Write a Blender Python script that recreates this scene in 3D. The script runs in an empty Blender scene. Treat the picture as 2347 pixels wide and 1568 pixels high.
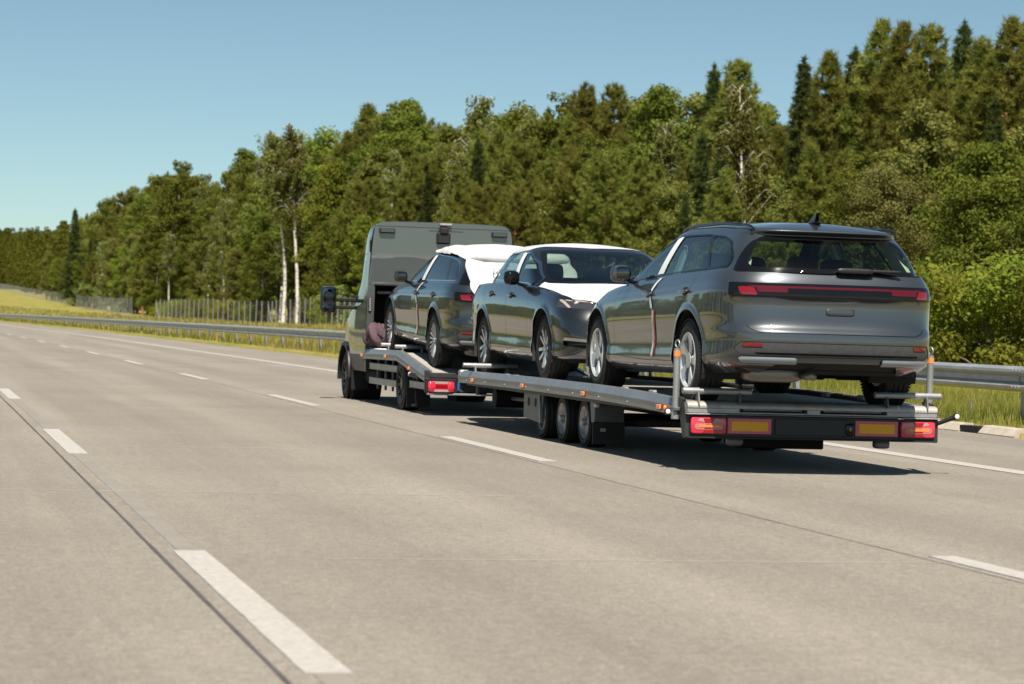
import bpy, math, random
import numpy as np
from mathutils import Vector, Matrix

# ------------------------------------------------------------------ camera, world, sun, exposure
scene = bpy.context.scene
COL = scene.collection
PI = math.pi
R = math.radians

FPX, IW, IH = 5700.0, 2347.0, 1568.0      # focal length in pixels of a 2347 px wide frame
CAM_H = 1.097
def _cam_axes():
    vp = np.array([-200.0, 706.0]); s = 0.030
    cx, cy = IW / 2, IH / 2
    fwd = np.array([(vp[0] - cx) / FPX, (vp[1] - cy) / FPX, 1.0]); fwd /= np.linalg.norm(fwd)
    p2 = np.array([(vp[0] + 3000 - cx) / FPX, (vp[1] + 3000 * s - cy) / FPX, 1.0])
    up = -np.cross(fwd, p2); up /= np.linalg.norm(up)
    if up[1] > 0: up = -up
    right = np.cross(fwd, up); right /= np.linalg.norm(right)
    if right[0] < 0: right = -right
    return np.stack([right, fwd, up])
CR = _cam_axes()
cam_data = bpy.data.cameras.new("camera")
cam = bpy.data.objects.new("camera", cam_data)
COL.objects.link(cam)
_m = np.eye(4)
_m[:3, 0] = CR @ [1, 0, 0]; _m[:3, 1] = CR @ [0, -1, 0]; _m[:3, 2] = CR @ [0, 0, -1]
_m[:3, 3] = (0, 0, CAM_H)
cam.matrix_world = Matrix(_m.tolist())
cam_data.sensor_width = 36.0
cam_data.lens = 36.0 * FPX / IW
cam_data.clip_start = 0.1
cam_data.clip_end = 8000
cam_data.dof.use_dof = True
cam_data.dof.focus_distance = 22.0
cam_data.dof.aperture_fstop = 4.5
scene.camera = cam

SUN_EL, SUN_AZ = 56.0, 191.0      # azimuth clockwise from +Y: the sun stands behind the camera
world = bpy.data.worlds.new("World"); scene.world = world
world.use_nodes = True
_nt = world.node_tree
_bg = _nt.nodes["Background"]
_sky = _nt.nodes.new("ShaderNodeTexSky")
_sky.sky_type = 'NISHITA'; _sky.sun_disc = False
_sky.sun_elevation = R(SUN_EL); _sky.sun_rotation = R(SUN_AZ)
_sky.altitude = 1200; _sky.air_density = 0.7; _sky.dust_density = 1.0; _sky.ozone_density = 4.0
_tint = _nt.nodes.new("ShaderNodeMix"); _tint.data_type = 'RGBA'; _tint.blend_type = 'MULTIPLY'; _tint.inputs[0].default_value = 1.0
_tint.inputs[7].default_value = (0.96, 0.95, 0.74, 1)
_nt.links.new(_sky.outputs[0], _tint.inputs[6]); _nt.links.new(_tint.outputs[2], _bg.inputs[0])
_bg.inputs[1].default_value = 0.072
sun_data = bpy.data.lights.new("sun", 'SUN')
sun_data.energy = 4.6; sun_data.angle = R(0.53); sun_data.color = (1.0, 0.93, 0.82)
sun = bpy.data.objects.new("sun", sun_data); COL.objects.link(sun)
_sd = Vector((math.sin(R(SUN_AZ)) * math.cos(R(SUN_EL)), math.cos(R(SUN_AZ)) * math.cos(R(SUN_EL)), math.sin(R(SUN_EL))))
sun.rotation_euler = _sd.to_track_quat('Z', 'Y').to_euler()
sun.location = (0, 0, 60)
vs = scene.view_settings
scene.display_settings.display_device = 'sRGB'
vs.view_transform = 'Standard'; vs.look = 'None'; vs.exposure = 0.85; vs.gamma = 1.0
vs.use_curve_mapping = False
scene.cycles.max_bounces = 8
scene.cycles.transparent_max_bounces = 24
scene.cycles.caustics_reflective = False
scene.cycles.caustics_refractive = False
scene.cycles.use_denoising = True

rng = np.random.default_rng(7)
random.seed(7)

def pix_ray(px, py):
    return CR @ np.array([(px - IW / 2) / FPX, (py - IH / 2) / FPX, 1.0])
def at_y(px, py, Y):
    r = pix_ray(px, py); t = Y / r[1]; return np.array([t * r[0], Y, CAM_H + t * r[2]])
def at_x(px, py, X):
    r = pix_ray(px, py); t = X / r[0]; return np.array([X, t * r[1], CAM_H + t * r[2]])

# ------------------------------------------------------------------ materials
MATS = {}
def _lin(c):
    return tuple(((x / 12.92) if x <= 0.04045 else ((x + 0.055) / 1.055) ** 2.4) for x in c)
def mat(name, color=(0.5, 0.5, 0.5), rough=0.5, metal=0.0, coat=0.0, emit=None, spec=0.5, noise=None, bump=None, trans=0.0, coat_rough=0.03):
    """Principled material; noise=(scale, amount) varies the colour, bump=(scale, strength) gives relief."""
    m = bpy.data.materials.new(name); m.use_nodes = True
    nt = m.node_tree; b = nt.nodes["Principled BSDF"]
    b.inputs["Base Color"].default_value = (*color, 1)
    b.inputs["Roughness"].default_value = rough
    b.inputs["Metallic"].default_value = metal
    b.inputs["Specular IOR Level"].default_value = spec
    b.inputs["Coat Weight"].default_value = coat
    b.inputs["Coat Roughness"].default_value = coat_rough
    b.inputs["Transmission Weight"].default_value = trans
    if emit:
        b.inputs["Emission Color"].default_value = (*emit[0], 1); b.inputs["Emission Strength"].default_value = emit[1]
    if noise or bump:
        tc = nt.nodes.new("ShaderNodeTexCoord")
    if noise:
        n = nt.nodes.new("ShaderNodeTexNoise"); n.inputs["Scale"].default_value = noise[0]; n.inputs["Detail"].default_value = 6
        n.inputs["Roughness"].default_value = 0.65
        nt.links.new(tc.outputs["Object"], n.inputs["Vector"])
        r = nt.nodes.new("ShaderNodeValToRGB")
        a = noise[1]
        r.color_ramp.elements[0].position = 0.3; r.color_ramp.elements[1].position = 0.7
        r.color_ramp.elements[0].color = (*[c * (1 - a) for c in color], 1)
        r.color_ramp.elements[1].color = (*[min(1, c * (1 + a)) for c in color], 1)
        nt.links.new(n.outputs["Fac"], r.inputs["Fac"]); nt.links.new(r.outputs["Color"], b.inputs["Base Color"])
    if bump:
        n2 = nt.nodes.new("ShaderNodeTexNoise"); n2.inputs["Scale"].default_value = bump[0]; n2.inputs["Detail"].default_value = 4
        nt.links.new(tc.outputs["Object"], n2.inputs["Vector"])
        bp = nt.nodes.new("ShaderNodeBump"); bp.inputs["Strength"].default_value = bump[1]; bp.inputs["Distance"].default_value = 0.02
        nt.links.new(n2.outputs["Fac"], bp.inputs["Height"]); nt.links.new(bp.outputs["Normal"], b.inputs["Normal"])
    MATS[name] = m
    return m

def paint(name, base, flake=0.55, rough=0.32):
    m = mat(name, base, rough, flake, coat=1.0, spec=0.5)
    nt = m.node_tree; b = nt.nodes["Principled BSDF"]; b.inputs["Coat IOR"].default_value = 1.75
    tc = nt.nodes.new("ShaderNodeTexCoord")
    n = nt.nodes.new("ShaderNodeTexNoise"); n.inputs["Scale"].default_value = 700
    nt.links.new(tc.outputs["Object"], n.inputs["Vector"])
    r = nt.nodes.new("ShaderNodeMapRange"); r.inputs[3].default_value = rough - 0.06; r.inputs[4].default_value = rough + 0.08
    nt.links.new(n.outputs["Fac"], r.inputs[0]); nt.links.new(r.outputs[0], b.inputs["Roughness"])
    # very slight waviness of the clear coat
    n2 = nt.nodes.new("ShaderNodeTexNoise"); n2.inputs["Scale"].default_value = 3.0
    nt.links.new(tc.outputs["Object"], n2.inputs["Vector"])
    bp = nt.nodes.new("ShaderNodeBump"); bp.inputs["Strength"].default_value = 0.06; bp.inputs["Distance"].default_value = 0.01
    nt.links.new(n2.outputs["Fac"], bp.inputs["Height"])
    nt.links.new(bp.outputs["Normal"], b.inputs["Coat Normal"])
    return m

def glass_mat(name, tint, refl=1.0, ior=1.9):
    m = bpy.data.materials.new(name); m.use_nodes = True
    nt = m.node_tree; nt.nodes.clear()
    out = nt.nodes.new("ShaderNodeOutputMaterial")
    tr = nt.nodes.new("ShaderNodeBsdfTransparent"); tr.inputs[0].default_value = (*tint, 1)
    gl = nt.nodes.new("ShaderNodeBsdfGlossy"); gl.inputs["Roughness"].default_value = 0.01
    gl.inputs[0].default_value = (refl, refl, refl, 1)
    fr = nt.nodes.new("ShaderNodeFresnel"); fr.inputs[0].default_value = ior
    mx = nt.nodes.new("ShaderNodeMixShader")
    ge = nt.nodes.new("ShaderNodeNewGeometry"); iv = nt.nodes.new("ShaderNodeMath"); iv.operation = 'SUBTRACT'; iv.inputs[0].default_value = 1.0
    nt.links.new(ge.outputs["Backfacing"], iv.inputs[1]); ml = nt.nodes.new("ShaderNodeMath"); ml.operation = 'MULTIPLY'
    nt.links.new(fr.outputs[0], ml.inputs[0]); nt.links.new(iv.outputs[0], ml.inputs[1])
    nt.links.new(ml.outputs[0], mx.inputs[0]); nt.links.new(tr.outputs[0], mx.inputs[1]); nt.links.new(gl.outputs[0], mx.inputs[2])
    nt.links.new(mx.outputs[0], out.inputs[0])
    MATS[name] = m
    return m

def leaf_mat(name, c1, c2, trans=0.35, scale=1.3):
    m = bpy.data.materials.new(name); m.use_nodes = True
    nt = m.node_tree; nt.nodes.clear()
    out = nt.nodes.new("ShaderNodeOutputMaterial")
    tc = nt.nodes.new("ShaderNodeTexCoord")
    n = nt.nodes.new("ShaderNodeTexNoise"); n.inputs["Scale"].default_value = scale; n.inputs["Detail"].default_value = 5
    nt.links.new(tc.outputs["Object"], n.inputs["Vector"])
    r = nt.nodes.new("ShaderNodeValToRGB")
    r.color_ramp.elements[0].position = 0.33; r.color_ramp.elements[1].position = 0.68
    r.color_ramp.elements[0].color = (*c1, 1); r.color_ramp.elements[1].color = (*c2, 1)
    nt.links.new(n.outputs["Fac"], r.inputs["Fac"])
    oi = nt.nodes.new("ShaderNodeObjectInfo")
    hs = nt.nodes.new("ShaderNodeHueSaturation")
    mr = nt.nodes.new("ShaderNodeMapRange"); mr.inputs[3].default_value = 0.80; mr.inputs[4].default_value = 1.35
    mh = nt.nodes.new("ShaderNodeMapRange"); mh.inputs[3].default_value = 0.488; mh.inputs[4].default_value = 0.520
    nt.links.new(oi.outputs["Random"], mr.inputs[0]); nt.links.new(mr.outputs[0], hs.inputs["Value"])
    nt.links.new(oi.outputs["Random"], mh.inputs[0]); nt.links.new(mh.outputs[0], hs.inputs["Hue"])
    nt.links.new(r.outputs["Color"], hs.inputs["Color"])
    d = nt.nodes.new("ShaderNodeBsdfDiffuse"); t = nt.nodes.new("ShaderNodeBsdfTranslucent")
    g = nt.nodes.new("ShaderNodeBsdfGlossy"); g.inputs["Roughness"].default_value = 0.45
    nt.links.new(hs.outputs[0], d.inputs[0]); nt.links.new(hs.outputs[0], t.inputs[0])
    mx = nt.nodes.new("ShaderNodeMixShader"); mx.inputs[0].default_value = trans
    nt.links.new(d.outputs[0], mx.inputs[1]); nt.links.new(t.outputs[0], mx.inputs[2])
    mx2 = nt.nodes.new("ShaderNodeMixShader"); mx2.inputs[0].default_value = 0.0
    nt.links.new(mx.outputs[0], mx2.inputs[1]); nt.links.new(g.outputs[0], mx2.inputs[2])
    nt.links.new(mx2.outputs[0], out.inputs[0])
    MATS[name] = m
    return m

paint('paint_grey', (0.058, 0.066, 0.074), 0.55, 0.36)
paint('paint_dark', (0.026, 0.033, 0.038), 0.45, 0.34)
paint('paint_black', (0.012, 0.013, 0.014), 0.25, 0.25)
paint('paint_truck', (0.085, 0.095, 0.092), 0.35, 0.36)
mat('film_pillar', (0.82, 0.83, 0.84), 0.35)
mat('film_white', (0.56, 0.56, 0.57), 0.38, bump=(11, 0.5))
mat('cover_white', (0.52, 0.52, 0.53), 0.6, bump=(7, 1.0))
mat('tape_red', (0.55, 0.04, 0.05), 0.4)
mat('gloss_black', (0.006, 0.006, 0.007), 0.08, spec=0.4)
mat('seam_black', (0.006, 0.006, 0.006), 0.6)
mat('plastic_black', (0.014, 0.014, 0.015), 0.45, noise=(40, 0.2))
mat('plastic_grey', (0.055, 0.056, 0.058), 0.45, noise=(30, 0.2))
mat('under_black', (0.010, 0.010, 0.010), 0.8, noise=(15, 0.3))
mat('rubber', (0.018, 0.0175, 0.017), 0.72, noise=(25, 0.35))
mat('rim_silver', (0.72, 0.74, 0.77), 0.25, 0.55)
mat('rim_dark', (0.02, 0.02, 0.021), 0.3, 0.3)
mat('rim_steel', (0.45, 0.44, 0.42), 0.42, 0.7, noise=(14, 0.35))
mat('chrome', (0.75, 0.76, 0.78), 0.08, 1.0)
mat('galv', (0.36, 0.365, 0.37), 0.45, 0.6, noise=(9, 0.16), bump=(60, 0.06))
mat('galv_rail', (0.42, 0.43, 0.43), 0.42, 0.55, noise=(3.5, 0.16), bump=(20, 0.05))
mat('alu_rail', (0.30, 0.31, 0.315), 0.38, 0.65, noise=(5, 0.14))
mat('alu_plank', (0.40, 0.395, 0.37), 0.42, 0.6, noise=(6, 0.2))
mat('deck_metal', (0.42, 0.39, 0.36), 0.55, 0.35, noise=(7, 0.25), bump=(30, 0.1))
mat('frame_dark', (0.035, 0.037, 0.038), 0.5, 0.2, noise=(8, 0.3))
mat('frame_grey', (0.16, 0.165, 0.165), 0.45, 0.4, noise=(7, 0.25))
mat('lamp_red', (0.60, 0.030, 0.060), 0.12, coat=1.0)
mat('lamp_red_deep', (0.30, 0.004, 0.010), 0.10, coat=1.0)
mat('car_red', (0.19, 0.004, 0.009), 0.10, coat=1.0)
mat('car_red_strip', (0.08, 0.002, 0.004), 0.08, coat=1.0)
mat('lip_sky_silver', (0.30, 0.33, 0.36), 0.3, 0.6, coat=0.6)  # paler, bluer than the body paint: sky reflection put into the colour
mat('worn_paint', (0.232, 0.208, 0.178), 0.75, noise=(3, 0.12))
mat('joint_pale', (0.36, 0.33, 0.29), 0.8, noise=(5, 0.2))
mat('exhaust', (0.30, 0.27, 0.22), 0.4, 0.7)
mat('lamp_red_dark', (0.16, 0.004, 0.008), 0.08, coat=1.0)
mat('lamp_clear', (0.36, 0.30, 0.29), 0.15, coat=1.0)
mat('plastic_blue', (0.02, 0.10, 0.35), 0.4)
mat('lamp_pink', (0.50, 0.16, 0.15), 0.2, coat=1.0)
mat('lamp_orange', (0.85, 0.24, 0.06), 0.2, coat=0.8)
mat('lamp_white', (0.85, 0.74, 0.74), 0.2, coat=0.8)
mat('board_red', (0.70, 0.15, 0.20), 0.4, noise=(60, 0.1))
mat('board_yellow', (0.95, 0.42, 0.012), 0.4, noise=(50, 0.12))
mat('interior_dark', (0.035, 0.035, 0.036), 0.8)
mat('interior_light', (0.55, 0.56, 0.50), 0.8)
mat('bag_purple', (0.085, 0.048, 0.060), 0.85, noise=(9, 0.35))
mat('lens_dark', (0.05, 0.054, 0.06), 0.1, 0.3, coat=1.0)
mat('mirror_glass', (0.11, 0.12, 0.13), 0.02, 1.0)
glass_mat('glass_side', (0.30, 0.43, 0.43))
glass_mat('glass_rear', (0.60, 0.70, 0.62), ior=1.5)
glass_mat('glass_wind', (0.66, 0.76, 0.70), ior=1.8)
glass_mat('glass_privacy', (0.06, 0.08, 0.085))
mat('paint_white', (0.41, 0.385, 0.35), 0.6, noise=(26, 0.20), bump=(45, 0.3))
mat('joint_dark', (0.075, 0.07, 0.066), 0.8, noise=(5, 0.3))
mat('kerb_stone', (0.42, 0.37, 0.30), 0.85, noise=(6, 0.2), bump=(40, 0.2))
mat('bark_pine', (0.30, 0.13, 0.065), 0.9, noise=(4, 0.4), bump=(14, 0.6))
mat('bark_dark', (0.10, 0.075, 0.055), 0.9, noise=(4, 0.4), bump=(12, 0.6))
leaf_mat('leaf_pine', (0.1139, 0.1294, 0.0253), (0.2594, 0.2551, 0.0575), 0.42)
leaf_mat('leaf_spruce', (0.050, 0.066, 0.022), (0.105, 0.120, 0.034), 0.30)
leaf_mat('leaf_broad', (0.0785, 0.1006, 0.0168), (0.1898, 0.1964, 0.0357), 0.46)
leaf_mat('leaf_bright', (0.1243, 0.1627, 0.0231), (0.2548, 0.2637, 0.0420), 0.48)
leaf_mat('leaf_birch', (0.1243, 0.1397, 0.0330), (0.2548, 0.2508, 0.0682), 0.46)
leaf_mat('leaf_aspen', (0.1305, 0.1485, 0.0378), (0.2921, 0.2856, 0.0945), 0.44)
leaf_mat('leaf_pale', (0.15, 0.20, 0.05), (0.28, 0.32, 0.10), 0.45)
leaf_mat('leaf_yellow', (0.17, 0.175, 0.016), (0.31, 0.29, 0.028), 0.48)
leaf_mat('grass_blade', (0.125, 0.150, 0.026), (0.26, 0.25, 0.05), 0.4, 0.4)
leaf_mat('grass_dry', (0.30, 0.24, 0.09), (0.50, 0.40, 0.18), 0.35, 0.6)

def birch_bark():
    m = mat('bark_birch', (0.62, 0.58, 0.53), 0.8)
    nt = m.node_tree; b = nt.nodes["Principled BSDF"]
    tc = nt.nodes.new("ShaderNodeTexCoord"); mp = nt.nodes.new("ShaderNodeMapping")
    mp.inputs["Scale"].default_value = (2.0, 2.0, 5.0)
    n = nt.nodes.new("ShaderNodeTexNoise"); n.inputs["Scale"].default_value = 1.6; n.inputs["Detail"].default_value = 5
    r = nt.nodes.new("ShaderNodeValToRGB")
    r.color_ramp.elements[0].position = 0.36; r.color_ramp.elements[1].position = 0.47
    r.color_ramp.elements[0].color = (0.09, 0.075, 0.06, 1); r.color_ramp.elements[1].color = (0.64, 0.60, 0.55, 1)
    nt.links.new(tc.outputs["Object"], mp.inputs[0]); nt.links.new(mp.outputs[0], n.inputs["Vector"])
    nt.links.new(n.outputs["Fac"], r.inputs["Fac"]); nt.links.new(r.outputs["Color"], b.inputs["Base Color"])
birch_bark()

def asphalt():
    m = bpy.data.materials.new('asphalt'); m.use_nodes = True
    nt = m.node_tree; b = nt.nodes["Principled BSDF"]; L = nt.links.new
    b.inputs["Roughness"].default_value = 0.82; b.inputs["Specular IOR Level"].default_value = 0.35; b.inputs["Diffuse Roughness"].default_value = 1.0
    tc = nt.nodes.new("ShaderNodeTexCoord")
    def noise(scale, vec, detail=4, rough=0.6):
        n = nt.nodes.new("ShaderNodeTexNoise"); n.inputs["Scale"].default_value = scale
        n.inputs["Detail"].default_value = detail; n.inputs["Roughness"].default_value = rough
        L(vec, n.inputs["Vector"]); return n
    obj = tc.outputs["Object"]
    mp = nt.nodes.new("ShaderNodeMapping"); mp.inputs["Scale"].default_value = (1.6, 0.05, 1); L(obj, mp.inputs[0])
    streak = noise(1.0, mp.outputs[0], 5)
    mp2 = nt.nodes.new("ShaderNodeMapping"); mp2.inputs["Scale"].default_value = (0.02, 0.9, 1); L(obj, mp2.inputs[0])
    cross = noise(1.0, mp2.outputs[0], 6, 0.8)
    big = noise(0.35, obj, 5)
    grain = noise(75.0, obj, 3, 0.8)
    grain2 = noise(16.0, obj, 4, 0.75)
    vor = nt.nodes.new("ShaderNodeTexVoronoi"); vor.inputs["Scale"].default_value = 55; L(obj, vor.inputs["Vector"])
    def ramp(src, lo, hi, p0=0.3, p1=0.7):
        r = nt.nodes.new("ShaderNodeMapRange"); r.inputs[1].default_value = p0; r.inputs[2].default_value = p1
        r.inputs[3].default_value = lo; r.inputs[4].default_value = hi; L(src, r.inputs[0]); return r.outputs[0]
    def mul(a, c):
        x = nt.nodes.new("ShaderNodeMath"); x.operation = 'MULTIPLY'; L(a, x.inputs[0]); L(c, x.inputs[1]); return x.outputs[0]
    v = mul(ramp(streak.outputs["Fac"], 0.88, 1.10), ramp(big.outputs["Fac"], 0.89, 1.08))
    v = mul(v, ramp(cross.outputs["Fac"], 0.965, 1.03))
    sx = nt.nodes.new("ShaderNodeSeparateXYZ"); L(obj, sx.inputs[0])
    w1 = nt.nodes.new("ShaderNodeMath"); w1.operation = 'MULTIPLY_ADD'; w1.inputs[1].default_value = 2 * PI / 1.89; w1.inputs[2].default_value = -2 * PI * 1.29 / 1.89; L(sx.outputs[0], w1.inputs[0])
    w2 = nt.nodes.new("ShaderNodeMath"); w2.operation = 'COSINE'; L(w1.outputs[0], w2.inputs[0])
    v = mul(v, ramp(w2.outputs[0], 0.925, 1.035, -1, 1))
    v = mul(v, ramp(grain.outputs["Fac"], 0.62, 1.38))
    v = mul(v, ramp(grain2.outputs["Fac"], 0.80, 1.20))
    v = mul(v, ramp(vor.outputs["Distance"], 1.12, 0.82, 0.1, 0.7))
    cm = nt.nodes.new("ShaderNodeVectorMath"); cm.operation = 'SCALE'; cm.inputs[0].default_value = (0.198, 0.176, 0.148)
    L(v, cm.inputs["Scale"]); L(cm.outputs[0], b.inputs["Base Color"])
    bp = nt.nodes.new("ShaderNodeBump"); bp.inputs["Strength"].default_value = 0.35; bp.inputs["Distance"].default_value = 0.006
    L(grain.outputs["Fac"], bp.inputs["Height"]); L(bp.outputs[0], b.inputs["Normal"])
    MATS['asphalt'] = m
asphalt()

def ground_mat():
    m = bpy.data.materials.new('ground_grass'); m.use_nodes = True
    nt = m.node_tree; b = nt.nodes["Principled BSDF"]; L = nt.links.new
    b.inputs["Roughness"].default_value = 0.95; b.inputs["Specular IOR Level"].default_value = 0.1
    tc = nt.nodes.new("ShaderNodeTexCoord")
    mp = nt.nodes.new("ShaderNodeMapping"); mp.inputs["Scale"].default_value = (0.5, 0.12, 1); L(tc.outputs["Object"], mp.inputs[0])
    n = nt.nodes.new("ShaderNodeTexNoise"); n.inputs["Scale"].default_value = 0.8; n.inputs["Detail"].default_value = 7
    n.inputs["Roughness"].default_value = 0.7; L(mp.outputs[0], n.inputs["Vector"])
    r = nt.nodes.new("ShaderNodeValToRGB"); e = r.color_ramp.elements
    e[0].position = 0.30; e[0].color = (0.15, 0.165, 0.032, 1)
    e[1].position = 0.72; e[1].color = (0.36, 0.27, 0.13, 1)
    x = r.color_ramp.elements.new(0.50); x.color = (0.25, 0.225, 0.055, 1)
    n2 = nt.nodes.new("ShaderNodeTexNoise"); n2.inputs["Scale"].default_value = 6; n2.inputs["Detail"].default_value = 5
    L(tc.outputs["Object"], n2.inputs["Vector"])
    mx = nt.nodes.new("ShaderNodeMix"); mx.data_type = 'RGBA'; mx.blend_type = 'MULTIPLY'; mx.inputs[0].default_value = 0.5
    L(n.outputs["Fac"], r.inputs["Fac"]); L(r.outputs["Color"], mx.inputs[6])
    g = nt.nodes.new("ShaderNodeMapRange"); g.inputs[1].default_value = 0.3; g.inputs[2].default_value = 0.7
    g.inputs[3].default_value = 0.5; g.inputs[4].default_value = 1.3
    L(n2.outputs["Fac"], g.inputs[0]); L(g.outputs[0], mx.inputs[7]); L(mx.outputs[2], b.inputs["Base Color"])
    bp = nt.nodes.new("ShaderNodeBump"); bp.inputs["Strength"].default_value = 0.8; bp.inputs["Distance"].default_value = 0.15
    L(n2.outputs["Fac"], bp.inputs["Height"]); L(bp.outputs[0], b.inputs["Normal"])
    MATS['ground_grass'] = m
ground_mat()

# ------------------------------------------------------------------ object helpers
def link(o, parent=None):
    COL.objects.link(o)
    if parent is not None: o.parent = parent
    return o
def tag(o, label=None, cat=None, group=None, kind=None):
    if label: o["label"] = label
    if cat: o["category"] = cat
    if group: o["group"] = group
    if kind: o["kind"] = kind
    return o
def empty(name, loc=(0, 0, 0), rz=0.0, rx=0.0):
    o = bpy.data.objects.new(name, None); o.empty_display_size = 0.3
    o.location = loc; o.rotation_euler = (rx, 0, rz)
    return link(o)
def make_mesh(name, V, F, m, smooth=False, normals=None):
    me = bpy.data.meshes.new(name)
    V = np.asarray(V, float)
    if isinstance(F, np.ndarray) and F.ndim == 2:
        k = F.shape[1]; nf = len(F)
        me.vertices.add(len(V)); me.vertices.foreach_set("co", V.astype(np.float32).ravel())
        me.loops.add(nf * k); me.loops.foreach_set("vertex_index", F.astype(np.int32).ravel())
        me.polygons.add(nf)
        me.polygons.foreach_set("loop_start", (np.arange(nf) * k).astype(np.int32))
        me.update(calc_edges=True)
    else:
        me.from_pydata(V.tolist(), [], [list(map(int, f)) for f in F]); me.update()
    if m is not None: me.materials.append(MATS[m] if isinstance(m, str) else m)
    if smooth or normals is not None:
        me.polygons.foreach_set("use_smooth", np.ones(len(me.polygons), bool))
    if normals is not None:
        me.normals_split_custom_set_from_vertices(np.asarray(normals, float).tolist())
    return me
def obj(name, me, parent=None, loc=(0, 0, 0), rot=(0, 0, 0)):
    o = bpy.data.objects.new(name, me); o.location = loc; o.rotation_euler = rot
    return link(o, parent)

class MB:
    """Collects shapes into one mesh."""
    def __init__(s): s.v = []; s.f = []
    def add(s, V, F):
        k = len(s.v); s.v.extend([tuple(map(float, p)) for p in V]); s.f.extend([tuple(int(i) + k for i in f) for f in F]); return s
    def box(s, c, d, rz=0.0, bev=0.0, rx=0.0, ry=0.0):
        hx, hy, hz = d[0] / 2, d[1] / 2, d[2] / 2
        b = min(bev, hx * .9, hy * .9, hz * .9)
        M = Matrix.Translation(c) @ Matrix.Rotation(rz, 4, 'Z') @ Matrix.Rotation(ry, 4, 'Y') @ Matrix.Rotation(rx, 4, 'X')
        if b <= 0:
            P = [(x, y, z) for z in (-hz, hz) for y in (-hy, hy) for x in (-hx, hx)]
            F = [(0, 2, 3, 1), (4, 5, 7, 6), (0, 1, 5, 4), (2, 6, 7, 3), (0, 4, 6, 2), (1, 3, 7, 5)]
        else:
            P = []; idx = {}
            for ax in range(3):
                for sx in (-1, 1):
                    for sy in (-1, 1):
                        for sz in (-1, 1):
                            h = [hx, hy, hz]; q = [h[i] - (0 if i == ax else b) for i in range(3)]
                            idx[(ax, sx, sy, sz)] = len(P); P.append((sx * q[0], sy * q[1], sz * q[2]))
            F = []
            g = lambda a, x, y, z: idx[(a, x, y, z)]
            for k in (-1, 1):
                q = [g(0, k, -1, -1), g(0, k, 1, -1), g(0, k, 1, 1), g(0, k, -1, 1)]; F.append(tuple(q if k > 0 else q[::-1]))
                q = [g(1, -1, k, -1), g(1, -1, k, 1), g(1, 1, k, 1), g(1, 1, k, -1)]; F.append(tuple(q if k > 0 else q[::-1]))
                q = [g(2, -1, -1, k), g(2, 1, -1, k), g(2, 1, 1, k), g(2, -1, 1, k)]; F.append(tuple(q if k > 0 else q[::-1]))
            def orient(f, n):
                a, bb, c_ = [Vector(P[i]) for i in f[:3]]
                return f if (bb - a).cross(c_ - a).dot(Vector(n)) > 0 else f[::-1]
            for a in (-1, 1):
                for c_ in (-1, 1):
                    F.append(orient((g(0, a, c_, -1), g(0, a, c_, 1), g(1, a, c_, 1), g(1, a, c_, -1)), (a, c_, 0)))
                    F.append(orient((g(0, a, -1, c_), g(0, a, 1, c_), g(2, a, 1, c_), g(2, a, -1, c_)), (a, 0, c_)))
                    F.append(orient((g(1, -1, a, c_), g(1, 1, a, c_), g(2, 1, a, c_), g(2, -1, a, c_)), (0, a, c_)))
            for a in (-1, 1):
                for c_ in (-1, 1):
                    for e in (-1, 1):
                        F.append(orient((g(0, a, c_, e), g(1, a, c_, e), g(2, a, c_, e)), (a, c_, e)))
        return s.add([M @ Vector(p) for p in P], F)
    def cyl(s, a, b, r, n=14, r2=None, caps=True):
        a = Vector(a); b = Vector(b); d = (b - a).normalized()
        u = d.orthogonal().normalized(); w = d.cross(u)
        r2 = r if r2 is None else r2
        P = [a + (u * math.cos(t) + w * math.sin(t)) * r for t in [2 * PI * i / n for i in range(n)]]
        P += [b + (u * math.cos(t) + w * math.sin(t)) * r2 for t in [2 * PI * i / n for i in range(n)]]
        F = [(i, (i + 1) % n, n + (i + 1) % n, n + i) for i in range(n)]
        if caps: F += [tuple(range(n - 1, -1, -1)), tuple(range(n, 2 * n))]
        return s.add(P, F)
    def tube(s, pts, r, n=8):
        for i in range(len(pts) - 1): s.cyl(pts[i], pts[i + 1], r, n)
        return s
    def torus(s, c, axis, R0, r, n=20, k=8):
        d = Vector(axis).normalized(); u = d.orthogonal().normalized(); w = d.cross(u); c = Vector(c)
        P = []; F = []
        for i in range(n):
            t = 2 * PI * i / n; e = u * math.cos(t) + w * math.sin(t)
            for j in range(k):
                q = 2 * PI * j / k; P.append(c + e * (R0 + r * math.cos(q)) + d * (r * math.sin(q)))
        for i in range(n):
            for j in range(k):
                F.append((i * k + j, ((i + 1) % n) * k + j, ((i + 1) % n) * k + (j + 1) % k, i * k + (j + 1) % k))
        return s.add(P, F)
    def lathe_x(s, prof, n=48, c=(0, 0, 0)):
        """prof: list of (x, r); revolved about the X axis."""
        P = []; F = []; k = len(prof)
        for i in range(n):
            t = 2 * PI * i / n
            for (x, r) in prof: P.append((c[0] + x, c[1] + r * math.cos(t), c[2] + r * math.sin(t)))
        for i in range(n):
            for j in range(k - 1):
                F.append((i * k + j, i * k + j + 1, ((i + 1) % n) * k + j + 1, ((i + 1) % n) * k + j))
        return s.add(P, F)
    def prism(s, poly, axis, a, b):
        """poly in the plane normal to axis ('x': (y,z), 'y': (x,z), 'z': (x,y)) pushed from a to b."""
        def mk(p, t):
            return (t, p[0], p[1]) if axis == 'x' else ((p[0], t, p[1]) if axis == 'y' else (p[0], p[1], t))
        n = len(poly); P = [mk(p, a) for p in poly] + [mk(p, b) for p in poly]
        F = [(i, (i + 1) % n, n + (i + 1) % n, n + i) for i in range(n)] + [tuple(range(n - 1, -1, -1)), tuple(range(n, 2 * n))]
        return s.add(P, F)
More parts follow.
